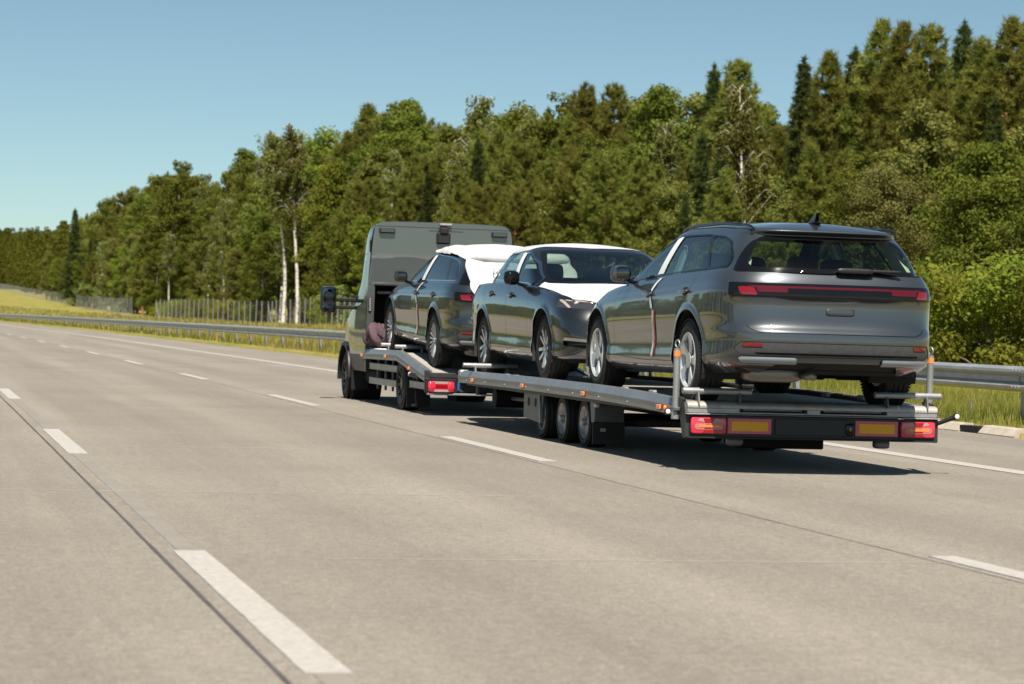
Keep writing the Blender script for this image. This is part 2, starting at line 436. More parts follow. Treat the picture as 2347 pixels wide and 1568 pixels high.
    def sweep(s, prof, path):
        """prof (x,z) placed at path points (y, dz); pushed along y."""
        k = len(prof); P = []; F = []
        for (y, dz) in path:
            for (x, z) in prof: P.append((x, y, z + dz))
        for i in range(len(path) - 1):
            for j in range(k):
                F.append((i * k + j, i * k + (j + 1) % k, (i + 1) * k + (j + 1) % k, (i + 1) * k + j))
        F.append(tuple(range(k - 1, -1, -1))); m = (len(path) - 1) * k; F.append(tuple(range(m, m + k)))
        return s.add(P, F)
    def superell(s, c, d, e1=0.5, e2=0.5, nu=20, nv=12, rz=0.0, ry=0.0, rx=0.0):
        sg = lambda x, e: math.copysign(abs(x) ** e, x)
        M = Matrix.Translation(c) @ Matrix.Rotation(rz, 4, 'Z') @ Matrix.Rotation(ry, 4, 'Y') @ Matrix.Rotation(rx, 4, 'X')
        P = []; F = []
        for j in range(nv + 1):
            v = -PI / 2 + PI * j / nv
            for i in range(nu):
                u = 2 * PI * i / nu
                P.append(M @ Vector((d[0] / 2 * sg(math.cos(v), e1) * sg(math.cos(u), e2), d[1] / 2 * sg(math.cos(v), e1) * sg(math.sin(u), e2), d[2] / 2 * sg(math.sin(v), e1))))
        for j in range(nv):
            for i in range(nu):
                F.append((j * nu + i, j * nu + (i + 1) % nu, (j + 1) * nu + (i + 1) % nu, (j + 1) * nu + i))
        return s.add(P, F)
    def mesh(s, name, m, smooth=False, auto=None):
        import bmesh
        me = bpy.data.meshes.new(name)
        me.from_pydata(s.v, [], s.f); me.update()
        bm = bmesh.new(); bm.from_mesh(me)
        bmesh.ops.recalc_face_normals(bm, faces=bm.faces)
        if auto is not None:
            for f in bm.faces: f.smooth = True
            for e in bm.edges:
                if len(e.link_faces) != 2 or e.calc_face_angle(0) > auto: e.smooth = False
        elif smooth:
            for f in bm.faces: f.smooth = True
        bm.to_mesh(me); bm.free()
        me.materials.append(MATS[m] if isinstance(m, str) else m)
        return me
    def build(s, name, m, parent=None, smooth=False, auto=None, loc=(0, 0, 0), rot=(0, 0, 0)):
        return obj(name, s.mesh(name, m, smooth, auto), parent, loc, rot)
# ------------------------------------------------------------------ terrain and road
CURVE_R = 6930.0
def road_c(Y):
    """sideways shift of the road axis: the road bends gently left in the distance"""
    Y = np.asarray(Y, float)
    d = np.clip(Y - 20, 0, None)
    return -np.where(d < 500, d * d / (2 * CURVE_R), 500 * 500 / (2 * CURVE_R) + (d - 500) * 500 / CURVE_R)
def _interp(x, xs, ys): return np.interp(x, xs, ys)
def ground_z(X, Y):
    X = np.asarray(X, float); Y = np.asarray(Y, float)
    s = X - road_c(Y)
    base = _interp(s, [-4000, -60, -30, -6.5, -3.6, -3.3, 12.15, 12.22, 12.6, 14.0, 16.5, 20, 30, 60, 4000],
                   [0, .6, .3, .15, .05, -.3, -.3, .05, .09, .10, .05, .12, .50, .9, 1.2])
    hill = _interp(Y, [0, 230, 330, 450, 600, 760, 900, 1200, 4000], [0, 0, .35, 1.1, 3.0, 5.6, 7.8, 9.0, 9.0])
    side = np.clip((s - 14) / 14, 0, 1); side = side * side * (3 - 2 * side)
    n = 0.10 * np.sin(X * 0.31 + Y * 0.05) * np.sin(Y * 0.13 + 1.3) * np.clip((np.abs(s - 4.5) - 9) / 6, 0, 1)
    return base + hill * side + n

def build_ground():
    S = np.array([-4000, -1500, -600, -250, -120, -80, -60, -45, -30, -20, -14, -10, -6.5, -4.5, -3.6, -3.3, 3, 12.15, 12.22, 12.4, 12.8, 13.3, 14, 15, 16.5, 18, 20, 23, 26, 30, 35, 42, 50, 60, 80, 120, 250, 600, 1500, 4000.])
    Ys = np.concatenate([[-4000, -1500, -500, -200, -100, -60], np.arange(-40, 300, 4.0), np.arange(300, 900, 12.0), [900, 950, 1000, 1100, 1300, 1700, 2400, 4000]])
    G, H = np.meshgrid(S, Ys)
    X = G + road_c(H); Z = ground_z(X, H)
    V = np.stack([X.ravel(), H.ravel(), Z.ravel()], 1)
    nx, ny = len(S), len(Ys)
    i, j = np.meshgrid(np.arange(nx - 1), np.arange(ny - 1)); a = (j * nx + i).ravel()
    F = np.stack([a, a + 1, a + nx + 1, a + nx], 1)
    o = obj('ground', make_mesh('ground', V, F, 'ground_grass', smooth=True))
    tag(o, 'grassy verge and open land beside the motorway', None, kind='structure')
build_ground()

def strip(name, s0, s1, Ya, Yb, z, m, parent=None, step=None):
    n = 2 if Yb - Ya <= 13 else int((Yb - Ya) / 8) + 2
    Ys = np.linspace(Ya, Yb, n); c = road_c(Ys)
    V = np.concatenate([np.stack([s0 + c, Ys, np.full(n, z)], 1), np.stack([s1 + c, Ys, np.full(n, z)], 1)])
    F = [(i, n + i, n + i + 1, i + 1) for i in range(n - 1)]
    return obj(name, make_mesh(name, V, F, m), parent)
road = strip('road', -3.4, 12.2, -60, 1400, 0.0, 'asphalt')
tag(road, 'pale grey asphalt motorway with white lane markings', None, kind='structure')
strip('edge_line', 8.90, 9.14, -60, 1400, 0.004, 'paint_white', road)
strip('edge_line', -2.95, -2.75, -60, 1400, 0.004, 'paint_white', road)

def dash_mesh(w, L):
    # a thermoplastic bar with slightly ragged edges
    n = 26; r = np.random.default_rng(3)
    y = np.linspace(0, L, n); e0 = r.normal(0, 0.0012, n); e1 = r.normal(0, 0.0012, n)
    V = np.concatenate([np.stack([-w / 2 + e0, y, np.zeros(n)], 1), np.stack([w / 2 + e1, y, np.zeros(n)], 1)])
    V = np.concatenate([V + [0, 0, 0.005], V * [1.0, 1, 1] + [0, 0, 0.0005]])
    F = [(i, n + i, n + i + 1, i + 1) for i in range(n - 1)]
    F += [(2 * n + i, i, i + 1, 2 * n + i + 1) for i in range(n - 1)] + [(n + i, 3 * n + i, 3 * n + i + 1, n + i + 1) for i in range(n - 1)]
    F += [(2 * n, 3 * n, n, 0), (3 * n - 1, n - 1, 2 * n - 1, 4 * n - 1)]
    return make_mesh('lane_dash', V, F, 'paint_white')
_dm = dash_mesh(0.15, 4.0)
for s_, y0 in ((1.285, 7.63), (5.07, 7.65)):
    k = -3
    while True:
        Y = y0 + 12 * k
        if Y > 700: break
        o = obj('lane_dash', _dm, road, (s_ + float(road_c(Y + 2)), Y, 0.0), (0, 0, math.atan2(-float(road_c(Y + 4) - road_c(Y)), 4.0) * -1 if False else math.atan2(float(road_c(Y) - road_c(Y + 4)), 4.0)))
        k += 1
strip('worn_line', 1.235, 1.335, 2, 80, 0.0022, 'worn_paint', road)
# longitudinal joints
def joint(s0, w, Ya, Yb, seed, amp=0.006, m='joint_dark'):
    r = np.random.default_rng(seed); n = int((Yb - Ya) / 0.35)
    Ys = np.linspace(Ya, Yb, n); c = road_c(Ys) + s0
    k = np.convolve(r.normal(0, 1, n + 24), np.ones(25) / 5, 'valid')[:n] * amp
    ww = w * (0.75 + 0.5 * r.random(n))
    V = np.concatenate([np.stack([c + k - ww / 2, Ys, np.full(n, .0035)], 1), np.stack([c + k + ww / 2, Ys, np.full(n, .0035)], 1)])
    F = [(i, n + i, n + i + 1, i + 1) for i in range(n - 1)]
    return obj('joint', make_mesh('joint', V, F, m), road)
joint(1.13, 0.017, 4, 120, 1, .0025)
joint(4.92, 0.008, 4, 160, 2, .003)

# kerb on the right verge: separate stones with a dark drain slot
kerb = empty('kerb', (12.15, 20, 0)); tag(kerb, 'low tan concrete kerb at the right edge of the shoulder', 'kerb', kind='structure')
def kerb_stones():
    mb = MB(); mb.prism([(0, -.05), (.0, .012), (.075, .092), (.095, .10), (.20, .10), (.20, -.05)], 'y', .006, .994); me = mb.mesh('kerb_stone', 'kerb_stone')
    md = MB(); md.prism([(0, -.05), (.0, .004), (.06, .05), (.20, .055), (.20, -.05)], 'y', .006, .90); ml = md.mesh('kerb_stone', 'kerb_stone')
    for k in range(-2, 34):
        Y = k * 1.0
        if k == 7:
            b = MB(); b.box((0.10, 0.3, 0.03), (0.15, 0.55, 0.10)); b.build('drain_slot', 'seam_black', kerb, loc=(0, Y, 0)); 
            obj('kerb_stone', me, kerb, (0.0, Y + 0.56, 0.0)).scale = (1, 0.44, 1)
            continue
        if 4 <= k <= 5:
            obj('kerb_stone', ml, kerb, (0.16 if k == 5 else 0.3, Y, 0), (0, 0, -0.16)); continue
        obj('kerb_stone', me, kerb, (random.uniform(-.006, .006), Y, random.uniform(-.006, .004)))
kerb_stones()

# ------------------------------------------------------------------ guardrail: W-beam lengths and posts
def w_beam(L):
    prof = [(0.0, .155), (-.012, .150), (-.080, .118), (-.084, .085), (-.018, .030), (-.018, -.030), (-.084, -.085), (-.080, -.118), (-.012, -.150), (0.0, -.155)]
    P = []; F = []; k = len(prof); t = .004
    for y in (0, L):
        for (x, z) in prof: P.append((x, y, z))
        for (x, z) in reversed(prof): P.append((x + t, y, z))
    n = 2 * k
    for j in range(n): F.append((j, (j + 1) % n, n + (j + 1) % n, n + j))
    mb = MB(); mb.add(P, F)
    for zz in (.10, -.10):
        for yy in (0.06, .16, L - .06): mb.cyl((-.092, yy, zz), (-.078, yy, zz), .016, 6)
    return mb
def guardrail(name, s0, flip, Ya, Yb, label, maxposts=200):
    root = empty(name, (0, 0, 0)); tag(root, label, 'guardrail')
    beam = w_beam(4.03).mesh('rail_beam', 'galv_rail')
    pm = MB(); pm.box((.06, 0, .28), (.10, .055, .86), bev=.006); pm.box((.0, 0, .62), (.09, .05, .18), bev=.004)
    post = pm.mesh('post', 'galv')
    Y = Ya; i = 0
    while Y < Yb:
        X = s0 + float(road_c(Y)); X2 = s0 + float(road_c(Y + 4)); z = float(ground_z(X, Y)) if not flip else .12
        a = math.atan2(X - X2, 4.0)
        o = obj('rail_beam', beam, root, (X, Y, .635 + (.003 if i % 2 else 0)), (0, 0, a))
        p = obj('post', post, root, (X + .015, Y + .1, z - .08), (0, 0, 0))
        if flip:
            o.scale = (-1, 1, 1); p.scale = (-1, 1, 1)
        Y += 4; i += 1
    return root
gr = guardrail('guardrail', 13.05, False, 15.7, 800, 'long galvanised steel guardrail along the right verge')
for k in range(0, 190, 12):      # small red reflectors on the beam
    Y = 15.7 + 4 * k + 2; X = 13.05 + float(road_c(Y))
    MB().box((X - .03, Y, .635), (.02, .07, .05), bev=.004).build('reflector', 'lamp_orange', gr)

# ------------------------------------------------------------------ game fences
def fence(name, pts, gap, label, h=2.2, brace=(), nv=3, nh=9, pr=.045):
    root = empty(name, (pts[0][0], pts[0][1], float(ground_z(*pts[0])))); tag(root, label, 'fence')
    ox = np.array([pts[0][0], pts[0][1], float(ground_z(*pts[0]))])
    mp = MB().cyl((0, 0, -.3), (0, 0, h), pr, 8).mesh('post', 'galv', auto=.6)
    P = []
    for a, b in zip(pts[:-1], pts[1:]):
        L = math.hypot(b[0] - a[0], b[1] - a[1]); n = max(1, int(L / gap))
        for i in range(n): P.append((a[0] + (b[0] - a[0]) * i / n, a[1] + (b[1] - a[1]) * i / n))
    P.append(pts[-1])
    B = []
    for i, (x, y) in enumerate(P):
        z = float(ground_z(x, y)); B.append((x, y, z))
        o = obj('post', mp, root, tuple(np.array([x, y, z]) - ox), (random.uniform(-.02, .02), random.uniform(-.02, .02), 0))
        o.scale = (1, 1, random.uniform(.97, 1.05))
    w = MB()
    for i in range(len(B) - 1):
        a = np.array(B[i]) - ox; b = np.array(B[i + 1]) - ox
        for q in range(nh):
            z = .08 + (h - .15) * (q / (nh - 1)) ** 1.25
            w.cyl(a + [0, 0, z], b + [0, 0, z], .0035, 3, caps=False)
        for q in range(1, nv + 1):
            m_ = a + (b - a) * q / (nv + 1)
            w.cyl(m_ + [0, 0, .05], m_ + [0, 0, h - .08], .004, 3, caps=False)
    o = w.build('wire_mesh', 'galv', root); o["kind"] = "stuff"
    for (i, d) in brace:
        a = np.array(B[i]) - ox; q = np.array(B[i + d]) - ox; e = (q - a) / np.linalg.norm(q - a)
        MB().cyl(a + [0, 0, h * .85], a + e * 2.3 + [0, 0, -.1], .035, 7).build('brace', 'galv', root)
    return root
fence('game_fence', [(30.5, 158), (30.0, 215), (25.7, 272)], 2.4, 'tall wire game fence of grey posts in front of the birches', brace=((23, -1), (46, -1)))
fence('game_fence', [(27.0, 318), (30.0, 420), (31.0, 522), (29.5, 690), (28.5, 860)], 3.0, 'far wire game fence climbing the grassy bank at left', h=2.3, nv=0, nh=4, pr=.032)

# short marker stakes in the grass at the right
for i, (px, y) in enumerate(((2225.6, 955), (2330, 985))):
    r = pix_ray(px, y); t = (0.10 - CAM_H) / r[2]; X, Y = r[0] * t, r[1] * t
    o = MB().cyl((0, 0, -.2), (0, 0, .20), .012, 8).cyl((0, 0, .20), (0, 0, .205), .018, 8).build('marker_stake', 'galv', None, loc=(X, Y, float(ground_z(X, Y))), rot=(.03, -.04, 0))
    tag(o, ['short grey metal stake in the grass just right of the trailer lamp arm', 'short grey metal stake in the grass at the right edge of the picture'][i], 'stake')

# faint transverse joints of the paving
for Y_, x0, x1 in ((15.55, -2.6, 4.0), (11.3, 1.9, 5.0), (20.9, 1.5, 3.3)):
    MB().box(((x0 + x1) / 2, Y_, .0022), (x1 - x0, .010, .002)).build('joint', 'joint_pale', road)
# ------------------------------------------------------------------ car bodies
def pchip(x, xs, ys):
    """monotone cubic interpolation"""
    xs = np.asarray(xs, float); ys = np.asarray(ys, float); x = np.asarray(x, float)
    h = np.diff(xs); d = np.diff(ys) / h; m = np.zeros_like(xs)
    for i in range(1, len(xs) - 1):
        if d[i - 1] * d[i] > 0:
            w1 = 2 * h[i] + h[i - 1]; w2 = h[i] + 2 * h[i - 1]
            m[i] = (w1 + w2) / (w1 / d[i - 1] + w2 / d[i])
    m[0] = d[0]; m[-1] = d[-1]
    k = np.clip(np.searchsorted(xs, x) - 1, 0, len(xs) - 2)
    xc = np.clip(x, xs[0], xs[-1]); t = (xc - xs[k]) / h[k]
    return ((1 + 2 * t) * (1 - t) ** 2 * ys[k] + t * (1 - t) ** 2 * h[k] * m[k] + t * t * (3 - 2 * t) * ys[k + 1] + t * t * (t - 1) * h[k] * m[k + 1])
def gsmooth(a, s):
    r = int(3 * s) + 1; k = np.exp(-0.5 * (np.arange(-r, r + 1) / s) ** 2); k /= k.sum()
    p = np.concatenate([2 * a[0] - a[r:0:-1], a, 2 * a[-1] - a[-2:-r - 2:-1]])
    return np.convolve(p, k, 'valid')

def outline(w, yr, yf, nr, nf, m, N):
    """half plan outline from the rear centre (x=0,y=yr) round the side to the front centre"""
    yc = 0.5 * (yr + yf); hr = yc - yr; hf = yf - yc
    u = np.linspace(0, PI, 1201)
    c = np.cos(u); s_ = np.clip(np.sin(u), 0, None)
    nn = np.where(c > 0, nr, nf)
    X = np.abs(c) ** (2.0 / nn); Y = s_ ** (2.0 / m)
    # re-solve so that points are spread well along the curve
    y = np.where(c > 0, yc - hr * X, yc + hf * X); x = w * Y
    ds = np.hypot(np.diff(x), np.diff(y)); S = np.concatenate([[0], np.cumsum(ds)])
    t = np.linspace(0, S[-1], N)
    return np.interp(t, S, x), np.interp(t, S, y)

def car_grid(sp, N=300):
    """sp: spec. returns vertices (rows, N, 3) of the half body x >= 0"""
    rows = []
    low = sp['low']; K = 60
    tau = np.linspace(0, 1, K)
    P = {k: gsmooth(pchip(tau, [r[0] for r in low], [r[i] for r in low]), .9) for i, k in ((1, 'w'), (2, 'yr'), (3, 'yf'), (4, 'nr'), (5, 'nf'))}
    zb = lambda y: pchip(y, *sp['zb']); zs = lambda y: pchip(y, *sp['zs'])
    pl = sp.get('plan', 0.0)
    def wmod(x, y):        # plan bow of the sides
        q = np.clip((y - sp['ymid']) / sp['half'], -1, 1)
        return x * (1 - np.where(q > 0, pl * .6, pl) * np.abs(q) ** 2.4)
    for i, t in enumerate(tau):
        x, y = outline(P['w'][i], P['yr'][i], P['yf'][i], P['nr'][i], P['nf'][i], 3.0, N)
        x = wmod(x, y)
        z = zb(y) + t * (zs(y) - zb(y))
        rows.append(np.stack([x, y, z], 1))
    belt = rows[-1]
    # deck rows: belt outline -> greenhouse base (bonnet, shoulders, boot lid)
    g = sp['green']; KG = 40
    sg = np.linspace(0, 1, KG)
    G = {k: gsmooth(pchip(sg, [r[0] for r in g], [r[i] for r in g]), 1.0) for i, k in ((1, 'w'), (2, 'yr'), (3, 'yf'), (4, 'nr'), (5, 'nf'))}
    gx, gy = outline(G['w'][0], G['yr'][0], G['yf'][0], G['nr'][0], G['nf'][0], 3.0, N)
    tp = sp.get('taper', (0, 0))
    def gmod(x, y):
        q = np.clip((sp['ymid'] - y) / sp['half'], 0, 1)
        return x * (1 - tp[0] * q ** 1.6)
    gx = gmod(gx, gy)
    wb = lambda y: np.interp(y, belt[:, 1], belt[:, 0])
    cb = sp['bulge']
    def zdeck(x, y):
        r = np.clip(np.abs(x) / np.maximum(wb(y), .05), 0, 1)
        return zs(y) + pchip(y, *cb) * (1 - r ** 2.2)
    KD = 30
    for i in range(1, KD + 1):
        q = i / KD; q = q ** 1.15
        x = belt[:, 0] * (1 - q) + gx * q; y = belt[:, 1] * (1 - q) + gy * q
        rows.append(np.stack([x, y, zdeck(x, y)], 1))
    ze = lambda y: pchip(y, *sp['ze'])
    edge = None
    for i in range(1, KG):
        x, y = outline(G['w'][i], G['yr'][i], G['yf'][i], G['nr'][i], G['nf'][i], 3.0, N)
        x = gmod(x, y)
        zb2 = zdeck(np.minimum(x, wb(y)), y)
        z = zb2 + sg[i] * (ze(y) - zb2)
        rows.append(np.stack([x, y, z], 1))
    KR = 22
    we = G['w'][-1]; yr, yf = G['yr'][-1], G['yf'][-1]
    for i in range(1, KR + 1):
        q = i / KR; qq = q * 0.995
        x, y = outline(we * (1 - qq), yr + qq * we * .9, yf - qq * we * .9, G['nr'][-1], G['nf'][-1], 3.0, N)
        x = gmod(x, y)
        z = ze(y) + sp['crown'] * (1 - (1 - q) ** 2.0)
        rows.append(np.stack([x, y, z], 1))
    Gd = np.array(rows); ar = sp['wr'] + .068
    for yw in (0, sp['WB']):       # flared lips round the wheel arches
        d = np.hypot(Gd[..., 1] - yw, Gd[..., 2] - sp['wr'])
        Gd[..., 0] += np.where(Gd[..., 0] > .62, .013 * np.exp(-((d - ar - .006) / .026) ** 2), 0)
    return Gd

class Sheet:
    """triangle sheet with vertex normals; can be split along a scalar field"""
    def __init__(s, v, n, f): s.v, s.n, s.f = v, n, f
    def split(s, g):
        """returns (part where g < 0, part where g >= 0)"""
        g = np.where(np.abs(g) < 1e-7, 1e-7, g)
        neg = g[s.f] < 0; cnt = neg.sum(1)
        fin = s.f[cnt == 3]; fout = s.f[cnt == 0]
        mixed = s.f[(cnt == 1) | (cnt == 2)]
        nv = []; nn = []; cache = {}; base = len(s.v); fi = []; fo = []
        def cut(a, b):
            k = (a, b) if a < b else (b, a)
            if k not in cache:
                t = g[k[0]] / (g[k[0]] - g[k[1]])
                cache[k] = base + len(nv)
                nv.append(s.v[k[0]] * (1 - t) + s.v[k[1]] * t); nn.append(s.n[k[0]] * (1 - t) + s.n[k[1]] * t)
            return cache[k]
        for tri in mixed.tolist():
            ng = [g[i] < 0 for i in tri]
            k = ng.index(True) if sum(ng) == 1 else ng.index(False)
            a, b, c = tri[k], tri[(k + 1) % 3], tri[(k + 2) % 3]
            ab = cut(a, b); ac = cut(a, c)
            one, two = (fi, fo) if ng[k] else (fo, fi)
            one.append((a, ab, ac)); two.append((ab, b, c)); two.append((ab, c, ac))
        V = np.concatenate([s.v, np.array(nv).reshape(-1, 3)]); Nn = np.concatenate([s.n, np.array(nn).reshape(-1, 3)])
        A = np.concatenate([fin, np.array(fi, int).reshape(-1, 3)]); B = np.concatenate([fout, np.array(fo, int).reshape(-1, 3)])
        return Sheet(V, Nn, A).clean(), Sheet(V, Nn, B).clean()
    def clean(s):
        u, inv = np.unique(s.f, return_inverse=True)
        return Sheet(s.v[u], s.n[u], inv.reshape(-1, 3))
    def empty(s): return len(s.f) == 0
    def push(s, d):
        n = s.n / np.maximum(np.linalg.norm(s.n, axis=1, keepdims=True), 1e-9)
        return Sheet(s.v + n * d, s.n, s.f)
    def mirror(s): return Sheet(s.v * [-1, 1, 1], s.n * [-1, 1, 1], s.f[:, ::-1])
    def join(s, o): return Sheet(np.concatenate([s.v, o.v]), np.concatenate([s.n, o.n]), np.concatenate([s.f, o.f + len(s.v)]))
    def mesh(s, name, m):
        n = s.n / np.maximum(np.linalg.norm(s.n, axis=1, keepdims=True), 1e-9)
        return make_mesh(name, s.v, s.f, m, normals=n)
def join_all(L):
    r = L[0]
    for x in L[1:]: r = r.join(x)
    return r

def grid_sheet(Gd):
    nr, nc, _ = Gd.shape
    # normals with a mirrored ghost column on both centre lines
    ext = np.concatenate([Gd[:, 1:2] * [-1, 1, 1], Gd, Gd[:, -2:-1] * [-1, 1, 1]], 1)
    du = ext[:, 2:] - ext[:, :-2]
    dv = np.gradient(Gd, axis=0)
    n = np.cross(du, dv); L = np.linalg.norm(n, axis=2, keepdims=True)
    n = n / np.maximum(L, 1e-12)
    # orient outwards
    c = Gd.reshape(-1, 3); ctr = np.array([0, c[:, 1].mean(), 0.7])
    if ((c - ctr) * n.reshape(-1, 3)).sum(1).mean() < 0: n = -n; flip = True
    else: flip = False
    idx = np.arange(nr * nc).reshape(nr, nc)
    a, b, c_, d = idx[:-1, :-1].ravel(), idx[:-1, 1:].ravel(), idx[1:, 1:].ravel(), idx[1:, :-1].ravel()
    F = np.concatenate([np.stack([a, b, c_], 1), np.stack([a, c_, d], 1)])
    if flip: F = F[:, ::-1]
    V = Gd.reshape(-1, 3)
    e = np.linalg.norm(np.cross(V[F[:, 1]] - V[F[:, 0]], V[F[:, 2]] - V[F[:, 0]]), axis=1)
    F = F[e > 1e-10]
    nn = n.reshape(-1, 3)
    return Sheet(V, nn, F).clean()

def sd_poly(P, poly, r=0.0):
    """signed distance (negative inside) of points P (n,2) to a polygon, corners rounded by r (polygon given at full size)"""
    poly = np.asarray(poly, float)
    if r > 0:
        n = len(poly); ar = 0.5 * np.sum(poly[:, 0] * np.roll(poly[:, 1], -1) - np.roll(poly[:, 0], -1) * poly[:, 1])
        sgn = 1 if ar > 0 else -1
        q = []
        for i in range(n):
            a, b, c = poly[i - 1], poly[i], poly[(i + 1) % n]
            e1 = (b - a) / np.linalg.norm(b - a); e2 = (c - b) / np.linalg.norm(c - b)
            n1 = sgn * np.array([-e1[1], e1[0]]); n2 = sgn * np.array([-e2[1], e2[0]])
            k = n1 + n2; q.append(b + k * r / max(0.25, 1 + np.dot(n1, n2)))
        poly = np.array(q)
    d = np.full(len(P), 1e9); inside = np.zeros(len(P), bool); n = len(poly)
    for i in range(n):
        a = poly[i]; b = poly[(i + 1) % n]; e = b - a; w = P - a
        t = np.clip((w @ e) / max(e @ e, 1e-12), 0, 1)
        d = np.minimum(d, np.linalg.norm(w - t[:, None] * e, axis=1))
        c1 = (a[1] <= P[:, 1]) & (b[1] > P[:, 1]); c2 = (a[1] > P[:, 1]) & (b[1] <= P[:, 1])
        cr = e[0] * w[:, 1] - e[1] * w[:, 0]
        inside ^= (c1 & (cr > 0)) | (c2 & (cr < 0))
    return np.where(inside, -d, d) - r

YZ = lambda s: s.v[:, 1:3]
XZ = lambda s: s.v[:, [0, 2]]
XY = lambda s: s.v[:, [0, 1]]

# ---- wheels
def wheel_parts(style, r=0.335, rim=0.222, w=0.22):
    """meshes centred on the hub, outer face towards -x"""
    t = MB(); h = w / 2
    t.lathe_x([(-h + .012, rim - .004), (-h - .002, rim + .012), (-h - .004, rim + .05), (-h + .012, r - .022), (-h + .035, r - .004), (-h + .06, r),
               (-h + .064, r - .009), (-h + .074, r - .009), (-h + .078, r), (-.008, r + .001), (-.005, r - .009), (.005, r - .009), (.008, r + .001), (h - .078, r), (h - .074, r - .009), (h - .064, r - .009), (h - .06, r),
               (h - .035, r - .004), (h - .012, r - .022), (h + .004, rim + .05), (h - .012, rim - .004)], 56)
    for k in range(70):      # shoulder tread blocks
        a = 2 * PI * k / 70
        for sx in (-1, 1):
            t.box((sx * (h - .022), math.cos(a) * (r - .008), math.sin(a) * (r - .008)), (.03, .017, .012), rx=a + PI / 2)
    tyre = t.mesh('tyre', 'rubber', auto=.7)
    b = MB()
    b.lathe_x([(-h + .004, rim + .002), (-h - .004, rim - .004), (-h + .006, rim - .016), (-h + .03, rim - .024), (h - .03, rim - .05), (h - .02, 0.0)], 48)
    s = MB(); xo = -h + .004
    dark = 'rim_dark'
    if style == 'blade':        # five broad flat aero blades
        for k in range(5):
            a = 2 * PI * k / 5 + .3
            def P(rr, ang, x): return (x, rr * math.cos(a + ang), rr * math.sin(a + ang))
            ri, ro = .045, rim - .014
            pts = [P(ri, -.5, xo + .012), P(ro * .6, -.36, xo + .006), P(ro, -.48, xo), P(ro, -.15, xo), P(ro, .12, xo), P(ro * .62, .20, xo + .010), P(ri, .5, xo + .018)]
            bk = [(p[0] + .022, p[1], p[2]) for p in pts]; n = len(pts)
            s.add(pts + bk, [tuple(range(n))] + [(i, (i + 1) % n, n + (i + 1) % n, n + i) for i in range(n)] + [tuple(range(2 * n - 1, n - 1, -1))])
        s.cyl((xo + .004, 0, 0), (xo + .03, 0, 0), .062, 20)
    elif style == 'multi':      # many thin paired spokes
        for k in range(20):
            a = 2 * PI * k / 20
            ri, ro = .04, rim - .012
            def P(rr, off, x): return (x, rr * math.cos(a) - off * math.sin(a), rr * math.sin(a) + off * math.cos(a))
            pts = [P(ri, -.004, xo + .02), P(ro, -.012, xo), P(ro, .012, xo), P(ri, .004, xo + .02)]
            bk = [(p[0] + .02, p[1], p[2]) for p in pts]
            s.add(pts + bk, [(0, 1, 2, 3), (0, 4, 5, 1), (1, 5, 6, 2), (2, 6, 7, 3), (3, 7, 4, 0)])
        s.cyl((xo + .008, 0, 0), (xo + .04, 0, 0), .034, 18)
    elif style == 'twin':       # five forked spokes
        for k in range(5):
            a = 2 * PI * k / 5 + PI / 2
            ri, ro = .03, rim - .012
            def P(rr, off, x): return (x, rr * math.cos(a) - off * math.sin(a), rr * math.sin(a) + off * math.cos(a))
            for sg in (-1, 1):
                pts = [P(ri, sg * .002, xo + .02), P(ri + .02, sg * .034, xo + .02), P(ro, sg * .070, xo), P(ro, sg * .040, xo), P(ri + .05, sg * .006, xo + .014)]
                bk = [(p[0] + .03, p[1], p[2]) for p in pts]; n = 5
                s.add(pts + bk, [tuple(range(n))] + [(i, (i + 1) % n, n + (i + 1) % n, n + i) for i in range(n)])
        s.cyl((xo + .008, 0, 0), (xo + .04, 0, 0), .036, 18)
    elif style == 'dark':
        for k in range(10):
            a = 2 * PI * k / 10
            ri, ro = .04, rim - .012
            def P(rr, off, x): return (x, rr * math.cos(a) - off * math.sin(a), rr * math.sin(a) + off * math.cos(a))
            pts = [P(ri, -.010, xo + .03), P(ro, -.013, xo), P(ro, .013, xo), P(ri, .010, xo + .03)]
            bk = [(p[0] + .02, p[1], p[2]) for p in pts]
            s.add(pts + bk, [(0, 1, 2, 3), (0, 4, 5, 1), (1, 5, 6, 2), (2, 6, 7, 3), (3, 7, 4, 0)])
        s.cyl((xo + .01, 0, 0), (xo + .06, 0, 0), .07, 18)
    elif style == 'steel':
        s.lathe_x([(xo + .0, rim - .012), (xo + .028, rim - .03), (xo + .036, rim * .62), (xo + .012, rim * .48), (xo + .01, rim * .25), (xo - .02, rim * .22), (xo - .03, rim * .15), (xo - .03, 0.0)], 36)
        for k in range(5):
            a = 2 * PI * k / 5; s.cyl((xo + .0, rim * .36 * math.cos(a), rim * .36 * math.sin(a)), (xo + .015, rim * .36 * math.cos(a), rim * .36 * math.sin(a)), .010, 6)
        for k in range(8):
            a = 2 * PI * k / 8 + .2
    rimcol = {'blade': 'rim_silver', 'multi': 'rim_silver', 'twin': 'rim_silver', 'dark': 'rim_dark', 'steel': 'rim_steel'}[style]
    return tyre, b.mesh('rim', 'rim_steel' if style == 'steel' else ('rim_dark' if style in ('multi', 'dark', 'twin') else 'rim_silver'), auto=.6), s.mesh('spokes', rimcol, auto=.5)
WHEELS = {}
def add_wheel(parent, style, loc, left, r=.335, rim=.222, w=.22, spin=0.0, steer=0.0):
    k = (style, r, rim, w)
    if k not in WHEELS: WHEELS[k] = wheel_parts(style, r, rim, w)
    ty, rm, sp_ = WHEELS[k]
    o = obj('wheel', ty, parent, loc, (0, 0, (0 if left else PI) + steer))
    obj('rim', rm, o, (0, 0, 0), (spin, 0, 0)); obj('spokes', sp_, o, (0, 0, 0), (spin, 0, 0))
    return o

